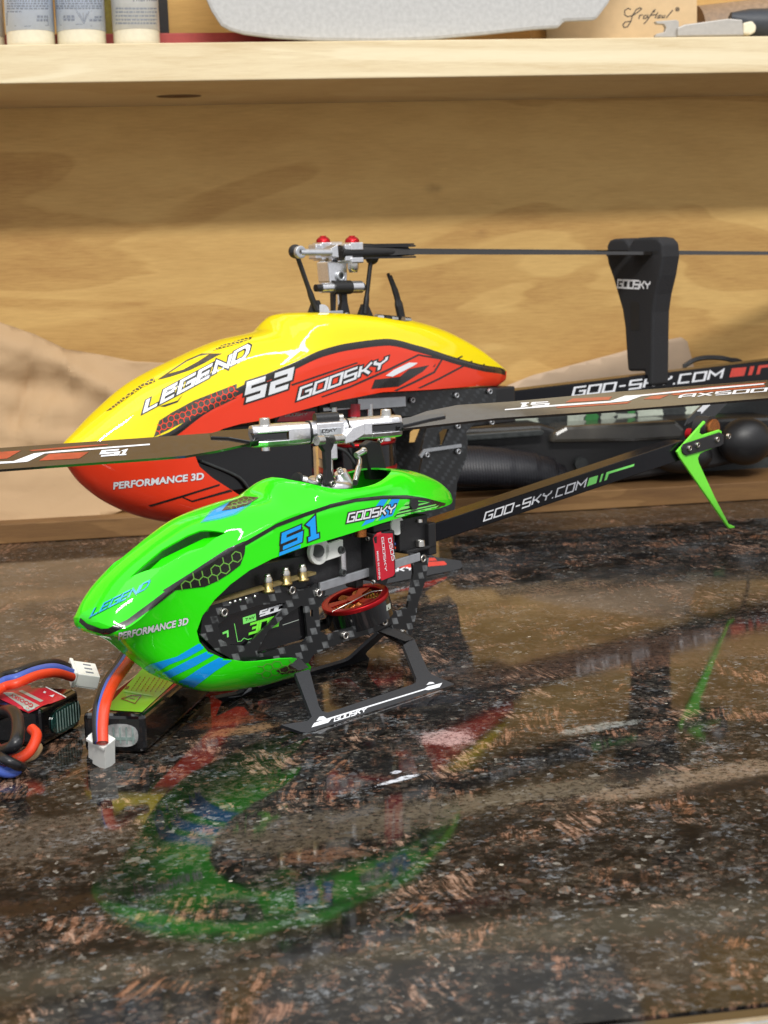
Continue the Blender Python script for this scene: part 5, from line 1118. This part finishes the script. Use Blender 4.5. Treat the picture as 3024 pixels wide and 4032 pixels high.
# plug helper (small white housing with latch slots)
def plug(name, fr, lab, o, ex, ey, ez, L_, w_, h_, slots=True, front=True):
    """o corner centre, ex along the wires, ey across, ez up"""
    t = thing(name, fr, lab, 'plug'); Mx = Matrix((ex, ey, ez)).transposed()
    b = MB(); b.box(o+ex*L_*.5, (L_, w_, h_), 'white_plastic', Mx); b.box(o+ex*.0006, (.0016, w_*1.12, h_*1.25), 'white_plastic', Mx); b.box(o+ex*L_*.55+ez*(-h_*.5), (L_*.8, w_*.96, h_*.25), 'white_plastic', Mx)
    ob = b.build('housing', t, bevel=.0003)
    for k in (-1, 0, 1):
        s = MB().box(o+ex*L_*.62+ey*(k*w_*.28)+ez*(h_*.5+.00005), (L_*.3, w_*.07, .0003), 'ink_grey', Mx); s.build('slot', ob)
    return t
F4 = Fr(0, gz(330, 2740)); o_ = F4.i @ WP(278, 2648, 15)
e1 = (F4.i @ WP(392, 2664, 11.5)-o_).normalized(); e2 = (F4.i @ WP(290, 2716, 9.5)-F4.i @ WP(282, 2590, 15.5)); wdt = .0142; e2 = (e2-e1*e2.dot(e1)).normalized(); e3 = e1.cross(e2).normalized()
if e3.dot(F4.i.to_3x3() @ (CAM-gz(330, 2740))) < 0: e3 = -e3
plug('cable_plug', F4, 'white three pin plug lying on its side behind the red label battery', o_, e1, e2, e3, .0116, wdt, .0058)
F5 = Fr(0, gz(395, 3030)); top = F5.i @ WP(398, 2905, 12.5); bot = F5.i @ WP(400, 3000, 1.2)
e1 = (bot-top); L_ = e1.length; e1.normalize(); side = (F5.i @ WP(445, 2905, 12)-F5.i @ WP(348, 2885, 12)); e2 = (side-e1*side.dot(e1)).normalized(); e3 = e1.cross(e2)
if e3.dot(F5.i.to_3x3() @ (CAM-gz(395, 3030))) < 0: e3 = -e3
t5 = thing('cable_plug', F5, 'white three pin plug standing on its end in front of the green label battery', 'plug'); Mx = Matrix((e1, e2, e3)).transposed()
b = MB(); b.box(top+e1*L_*.5+e2*.0012, (L_, .0066, .0058), 'white_plastic', Mx); b.box(top+e1*L_*.5-e2*.0036-e3*.0006, (L_*.92, .0030, .0050), 'white_plastic', Mx); b.box(top+e1*.0008+e3*.0002, (.0015, .0088, .0070), 'white_plastic', Mx); b.build('housing', t5, bevel=.0003)
F6 = Fr(0, gz(400, 2950)); W_i = F6.i
t6 = thing('balance_lead', F6, 'black, blue and red lead hanging from the green nose into a white plug', 'cable')
for m_, dx_ in (('wire_black', -17), ('wire_blue', -7), ('wire_red', 10)):
    r_ = .00225 if m_ == 'wire_red' else .0017
    wi([WP(520+dx_*1.2, 2560, 34), WP(490+dx_*1.3, 2612, 31), WP(435+dx_*1.25, 2690, 28), WP(404+dx_*1.1, 2770, 24), WP(394+dx_*.9, 2850, 18), WP(396+dx_*.75, 2925, 12)], r_, m_, t6)

# ================================================================== ALONG THE LEDGE
def sheet(name, outline, y, m, lab, cat, amp=.003, thick=.0006, lean=0.0, creases=(), marks=()):
    """crumpled upright sheet traced at depth y (mm)"""
    poly = [(x, yy) for x, yy in outline]; pts, fs = grid_cut(poly, 30); vs = []
    for p in pts:
        v = W.at(p[0], p[1], y); a = math.sin(v.x*38+v.z*22)+.6*math.sin(v.x*71-v.z*60+1.3)+.4*math.sin(v.z*120+v.x*30)+1.6*(abs(math.sin(v.x*9+v.z*26+.6))-.5)+.9*abs(math.sin(v.x*31-v.z*47))
        for (q0, q1, wd, am) in creases:
            q0 = Vector(q0); q1 = Vector(q1); t_ = max(0, min(1, (p-q0).dot(q1-q0)/(q1-q0).length_squared)); dd = (p-(q0+(q1-q0)*t_)).length
            v.y += am/1000*max(0, 1-dd/(wd*.6))
        v.y += a*amp+lean*(v.z-.015); vs.append(v)
    c_ = vs[0]*0
    for v in vs: c_ += v/len(vs)
    fr = Fr(0, (c_.x, c_.y, LZ)); t = thing(name, fr, lab, cat); b = MB().add([fr.i @ v for v in vs], fs, m, True)
    if marks: lay(b, fr, b.bvh(), marks, 'ink_grey', .2, 12)
    o = b.build('paper', t)
    s = o.modifiers.new('s', 'SOLIDIFY'); s.thickness = thick; return t
sheet('paper_bag', [(-260, 1180), (0, 1282), (120, 1322), (250, 1385), (420, 1410), (520, 1430), (700, 1440), (1200, 1450), (1250, 1800), (1250, 2000), (620, 2010), (480, 2012), (400, 2040), (350, 2062), (0, 2092), (-260, 2115)], 1150, 'kraft', 'crumpled brown kraft paper bag standing at the left behind the yellow nose', 'paper bag', .0022, lean=.28, creases=(((-60, 1330), (240, 1430), 90, -7), ((240, 1430), (520, 1600), 100, -9), ((-60, 1500), (260, 1560), 110, 8), ((0, 1700), (330, 1750), 60, -5), ((120, 1480), (40, 1700), 70, 6), ((60, 1830), (420, 1800), 90, 6), ((330, 1420), (180, 1660), 60, -5)), marks=[[(40, 1960), (60, 1945), (72, 1962), (95, 1985), (82, 1990)], [(118, 1998), (150, 2010), (235, 2034), (232, 2041), (165, 2030), (120, 2010)], [(148, 1975), (180, 1982), (184, 1992), (160, 1990)]])
sheet('paper_sheet', [(1900, 1560), (2100, 1478), (2300, 1425), (2440, 1388), (2560, 1352), (2690, 1328), (2715, 1345), (2735, 1432), (2760, 1560), (2900, 1780), (1900, 1840)], 1255, 'kraft_light', 'folded brown kraft paper leaning on the wall behind the blade holder', 'paper', .0012, lean=.02)
RC = Fr(0, W.at(2400, 1912, 1165)); RC.o.z = LZ; RC = Fr(0, RC.o)
tr_ = thing('control_case', RC, 'black plastic radio control case with ribbed grip and shiny round knob lying on the ledge', 'case')
def Q(x, y, d): return RC.at(x, y, (d/1000-RC.o.y)*1000)
b = MB().prism([Q(x, y, 1160) for x, y in [(1780, 1690), (2130, 1672), (2200, 1690), (2700, 1650), (3060, 1640), (3060, 1795), (2700, 1862), (2215, 1925), (1780, 1935)]], mm(0, 70, 0), 'black_plastic'); b.build('body', tr_, bevel=.003)
b = MB().prism([Q(x, y, 1150) for x, y in [(2165, 1745), (2180, 1705), (2230, 1678), (2330, 1672), (2660, 1655), (2700, 1690), (2690, 1730), (2500, 1740)]], mm(0, 40, 0), 'smoke_cover'); b.build('smoked_cover', tr_, bevel=.003)
b = MB().prism([Q(x, y, 1150) for x, y in [(1815, 1712), (2130, 1690), (2145, 1700), (2140, 1716), (1830, 1738)]], mm(0, 30, 0), 'dark_grey'); b.build('lid_edge', tr_, bevel=.001)
gp = [Q(1760, 1835, 1135), Q(1900, 1836, 1135), Q(2000, 1842, 1135), Q(2100, 1852, 1135), Q(2170, 1866, 1136), Q(2215, 1882, 1138)]; gr = cr(gp, 8)
b = MB().tube(gr, [.0176]*9+[.0172]*8+[.0162]*8+[.0142]*8+[.0112]*7+[.006], 'ribbed', 28, flat=.7); b.build('ribbed_grip', tr_)
q = Q(2286, 1826, 1157); MB().cyl(q+mm(0, 4, 0), q-mm(0, 3, 0), .0052, 'dark_grey', n=24).build('knob', tr_, bevel=.0008)
q = Q(2935, 1738, 1150); MB().ball(q, .020, 'black_plastic', 36, 22, (1.1, .8, .95)).build('round_knob', tr_); 
q = Q(2690, 1800, 1150); MB().ball(q, .016, 'black_plastic', 30, 18, (1.5, .8, .8)).build('side_grip', tr_)
# cartons with white and green print behind the case
pc = Fr(0, (W.at(2400, 1640, 1205).x, 1.205, LZ)); tc_ = thing('printed_carton', pc, 'dark carton with white and green camouflage print behind the black case', 'carton')
z1 = W.at(2400, 1560, 1205).z; cb_ = MB().bx((-.095, 0, 0), (.14, .04, z1-LZ), 'dark_grey'); bvc = cb_.bvh(); d_ = MB()
def X0(pts): return [(1900+x*.6775, 1500+y*.6773) for x, y in pts]
def ragged(x0, x1, y0, y1, m, n=7):
    random.seed(int(x0)); P = [(x0+random.uniform(-6, 6), y0+(y1-y0)*i/n+0) for i in range(n+1)]+[(x1+random.uniform(-14, 14), y1-(y1-y0)*i/n) for i in range(n+1)]
    lay(d_, pc, bvc, [X0(P)], m, .3, 200)
for a in [(490, 590, 150, 260, 'white_card'), (598, 668, 150, 250, 'green_card'), (690, 770, 160, 245, 'white_card'), (780, 880, 190, 240, 'white_card'), (900, 1050, 165, 240, 'white_card'), (1180, 1300, 120, 210, 'white_card'), (1340, 1400, 110, 160, 'green_card'), (130, 320, 215, 240, 'white_card'), (840, 880, 140, 190, 'green_card')]: ragged(*a)
cb_.append(d_); cb_.build('box', tc_)
cf = Fr(0, W.at(2790, 1425, 1200)); tq = thing('coiled_cable', cf, 'thin black cable looped on top of the case beside the folded paper', 'cable')
for k in range(2): MB().tube([cf.i @ p for p in cr([W.at(2690, 1440+k*8, 1200), W.at(2740, 1412+k*7, 1200), W.at(2800, 1404+k*7, 1200), W.at(2870, 1412+k*7, 1200), W.at(2930, 1440+k*8, 1205), W.at(2960, 1600, 1210)], 8)], .0013, 'black_plastic').build('loop', tq)

# ================================================================== ON THE SHELF
def shelf_px(px, y): return W.at(px, 160, y).x
def bottle(px0, px1, y, lab, body, labm, hz=.16):
    x0 = shelf_px(px0, y); x1 = shelf_px(px1, y); r = (x1-x0)/2; fr = Fr(0, ((x0+x1)/2, y/1000+r, SZ1)); t = thing('bottle', fr, lab, 'bottle')
    b = MB().lathe(Vector((0, 0, 0)), [(0, .0004), (r*.90, .0004), (r*.985, .002), (r, .005), (r, hz*.75), (r*.9, hz*.82), (r*.4, hz*.86), (r*.4, hz)], body, 48); b.build('body', t)
    z0 = .0125; l_ = MB().lathe(Vector((0, 0, 0)), [(r+.00012, z0), (r+.0002, z0), (r+.0002, hz*.7), (r+.00012, hz*.7)], labm, 48); MB().cyl((0, 0, hz), (0, 0, hz+.02), r*.45, 'mark_black').build('cap', t)
    return fr, t, r, l_
def inklines(fr, t, l_, rows, tri=None, extra=()):
    bv = l_.bvh(); d_ = MB()
    for (x0, x1, y, h) in rows:
        x = x0; random.seed(int(x0*7+y))
        while x < x1:
            w_ = random.uniform(5, 16); lay(d_, fr, bv, [[(x, y-h/2), (min(x+w_, x1), y-h/2), (min(x+w_, x1), y+h/2), (x, y+h/2)]], 'ink_grey', .15, 60); x += w_+random.uniform(2.5, 4.5)
    for q in extra:
        for s_ in strokes(q, 1.2, 1.0): lay(d_, fr, bv, [s_], 'ink_grey', .15, 60)
    l_.append(d_); l_.build('label', t)
fr, t, r, l_ = bottle(-150, 14, 1165, 'pale bottle mostly cut off at the left end of the shelf', 'bottle_cream', 'bottle_label_white'); l_.build('label', t)
fr, t, r, l_ = bottle(20, 213, 1142, 'white bottle with boxed blank label panel, left of the warning triangle bottle', 'bottle_cream', 'bottle_label')
inklines(fr, t, l_, [(28, 190, y, 6) for y in (4, 14, 24, 34)]+[(28, 84, 46, 5), (146, 186, 66, 9), (144, 188, 80, 9)], extra=[[(28, 52), (28, 100), (100, 104), (190, 100), (186, 62)]])
fr, t, r, l_ = bottle(222, 417, 1142, 'white bottle with pale blue label printed with an upside down warning triangle', 'bottle_cream', 'bottle_label')
inklines(fr, t, l_, [(216+6, 400, y, 6) for y in (4, 14, 24, 33)]+[(250, 292, 66, 9), (250, 296, 78, 9), (372, 404, 68, 8), (352, 404, 80, 9)], extra=[[(302, 46), (351, 46), (330, 94), (302, 46)], [(312, 52), (329, 84)], [(327, 50), (329, 84)], [(342, 52), (331, 84)], [(220, 46), (300, 40), (400, 46)], [(225, 100), (320, 96), (402, 108)]])
fr, t, r, l_ = bottle(446, 632, 1142, 'white bottle with plain white label and rows of small print, nearest the grey pan', 'bottle_cream', 'bottle_label_white')
bv_ = l_.bvh(); print_text(l_, fr, bv_, 'Thermal', (518, 6), (616, 3), (0, -20), 'ink_grey', .02, .15)
inklines(fr, t, l_, [(456, 616, y, 6) for y in (34, 48, 63, 78, 92)]+[(492, 616, 122, 6)])
x0 = shelf_px(405, 1200); x1 = shelf_px(450, 1200); fr = Fr(0, ((x0+x1)/2, 1.215, SZ1)); t = thing('tube', fr, 'olive green tube standing behind the gap between two white bottles', 'tube'); MB().cyl((0, 0, .0005), (0, 0, .15), .008, 'bottle_olive').build('body', t); MB().cyl((0, 0, .15), (0, 0, .16), .006, 'mark_black').build('cap', t)
z = SZ1; a = W.at(150, 145, 1185); b_ = W.at(1080, 145, 1185); fr = Fr(0, ((a.x+b_.x)/2, 1.185, SZ1)); t = thing('red_rod', fr, 'dull red square bar lying on the shelf behind the bottles', 'bar'); MB().bx((a.x-fr.o.x-.05, 0, .0002), (b_.x-fr.o.x+.06, .012, W.at(800, 128, 1185).z-SZ1), 'red_rod').build('bar', t, bevel=.001)
a = W.at(640, 60, 1240); fr = Fr(0, (a.x, 1.24, SZ1)); t = thing('ruler', fr, 'narrow black strip standing upright at the back of the shelf beside the bottles', 'strip'); MB().bx((-.0035, 0, .0002), (.0045, .003, .2), 'black_plastic').build('strip', t)
# grey pan
fr = Fr(0, (W.at(1500, 170, 1137).x, 1.137, SZ1)); t = thing('grey_pan', fr, 'large light grey round-bottomed pan standing on the shelf', 'pan')
pan = [(700, -420), (735, -200), (775, -60), (808, 0), (830, 50), (868, 108), (905, 128), (960, 143), (1080, 158), (1250, 168), (1500, 171), (1700, 163), (1900, 145), (2100, 124), (2205, 118), (2222, 92), (2350, 86), (2400, 20), (2440, -60), (2500, -250), (2530, -420)]
P = [fr.at(x, y, 0) for x, y in pan]; zc = min(p.z for p in P); P = [Vector((p.x, p.y, max(p.z-zc+.0003, .0003)*1.0)) for p in P]
P2 = [Vector((p.x*.86, .075, p.z+.012)) for p in P]; n = len(P); b = MB().add(P+P2, [tuple(range(n)), tuple(range(2*n-1, n-1, -1))]+[(i, i+n, (i+1) % n+n, (i+1) % n) for i in range(n)], 'grey_pan'); b.build('pan_body', t, bevel=.003)
# light wood box with script lettering
x0 = W.at(2150, 100, 1190).x; x1 = W.at(2746, 100, 1190).x; fr = Fr(0, (x0, 1.19, SZ1)); t = thing('wooden_box', fr, 'pale wooden tool box with black script lettering at the right of the shelf', 'box')
b = MB().bx((0, 0, .0002), (x1-x0, .05, .09), 'tan_box'); bvb = b.bvh(); b.build('box_body', t, bevel=.0008); d_ = MB()
SC = lambda pts: [(2100+x*.557, y*.557) for x, y in pts]
for pl_ in ([(690, 68), (670, 58), (645, 75), (645, 105), (665, 118), (700, 112), (740, 85), (765, 62), (755, 55), (730, 65), (700, 110), (690, 150), (665, 190), (640, 195), (632, 175), (650, 155), (690, 150)], [(745, 135), (752, 108), (775, 105)], [(800, 105), (780, 115), (778, 132), (795, 130), (810, 105), (808, 128)], [(780, 170), (800, 150), (850, 75), (862, 68), (850, 90)], [(825, 108), (870, 104)], [(860, 130), (880, 85)], [(885, 110), (878, 128), (895, 125), (900, 108), (885, 110)], [(915, 108), (908, 126), (925, 124), (930, 106)], [(938, 128), (985, 72)]):
    for q in strokes([tuple(v) for v in [c.to_tuple() for c in [Vector(p) for p in SC(pl_)]]], 1.9, 0): lay(d_, fr, bvb, [q], 'mark_black', .2, 60)
cc = SC([(1018, 66)])[0]
for q in strokes([(cc[0]+7*math.cos(a), cc[1]+7*math.sin(a)) for a in [i*math.pi/5 for i in range(10)]]+['c'], 1.6, 0): lay(d_, fr, bvb, [q], 'mark_black', .2, 60)
lay(d_, fr, bvb, [[(cc[0]-3, cc[1]-3), (cc[0]+3, cc[1]-3), (cc[0]+3, cc[1]+3), (cc[0]-3, cc[1]+3)]], 'mark_black', .2, 60)
d_.build('lettering', t)
fr = Fr(0, (W.at(2760, 100, 1220).x, 1.22, SZ1)); t = thing('leather_roll', fr, 'brown leather piece lying behind the wooden box at the right end of the shelf', 'leather'); lr = MB()
lr.tube([Vector((.0, .01, .02)), Vector((.06, .012, .024)), Vector((.13, .01, .018))], [.02, .022, .018], 'leather_brown', 20); lr.build('roll', t)
fr = Fr(0, (W.at(2690, 140, 1150).x, 1.15, SZ1)); t = thing('bar_clamp', fr, 'grey metal clamp with open jaw and white cap in front of the wooden box', 'clamp')
G = lambda pts, y=0: [fr.at(x, yy, y) for x, yy in SC(pts)]
b = MB().prism([Vector((p.x, p.y, max(p.z-SZ1, .0004))) for p in [Vector((v.x, v.y, v.z+SZ1)) if False else v+Vector((0, 0, 0)) for v in G([(862, 150), (1010, 140), (1030, 150), (1030, 262), (860, 262), (870, 240), (930, 225), (940, 195), (925, 170), (875, 168)])]], mm(0, 5, 0), 'clamp_grey')
cl = MB(); 
def PR(pts, y, th, m): cl.prism([Vector((v.x, v.y, max(v.z-SZ1 if v.z > .2 else v.z, .0004))) for v in G(pts, y)], mm(0, th, 0), m)
PR([(862, 150), (1010, 140), (1030, 150), (1030, 262), (860, 262), (870, 240), (930, 225), (940, 195), (925, 170), (875, 168)], 3, 5, 'clamp_grey')
cl.build('jaw', t, bevel=.0004); cl = MB(); PR([(1020, 195), (1070, 172), (1380, 130), (1480, 138), (1490, 250), (1020, 258)], 0, 10, 'clamp_grey'); cl.build('arm', t, bevel=.001)
cl = MB(); PR([(1485, 160), (1550, 145), (1580, 180), (1575, 225), (1540, 245), (1485, 240)], 0, 9, 'bottle_cream'); cl.build('cap', t, bevel=.0015)
fr = Fr(0, (W.at(2980, 140, 1165).x, 1.165, SZ1)); t = thing('tool_handle', fr, 'dark blue-black rubber tool handle at the far right of the shelf', 'tool handle'); h_ = MB(); G = lambda pts, y=0: [fr.at(x, yy, y) for x, yy in SC(pts)]
h_.tube([Vector((-.022, 0, .020)), Vector((-.008, 0, .016)), Vector((.02, 0, .014)), Vector((.10, 0, .014))], [.004, .0105, .013, .0135], 'dark_rubber', 24); h_.build('handle', t)
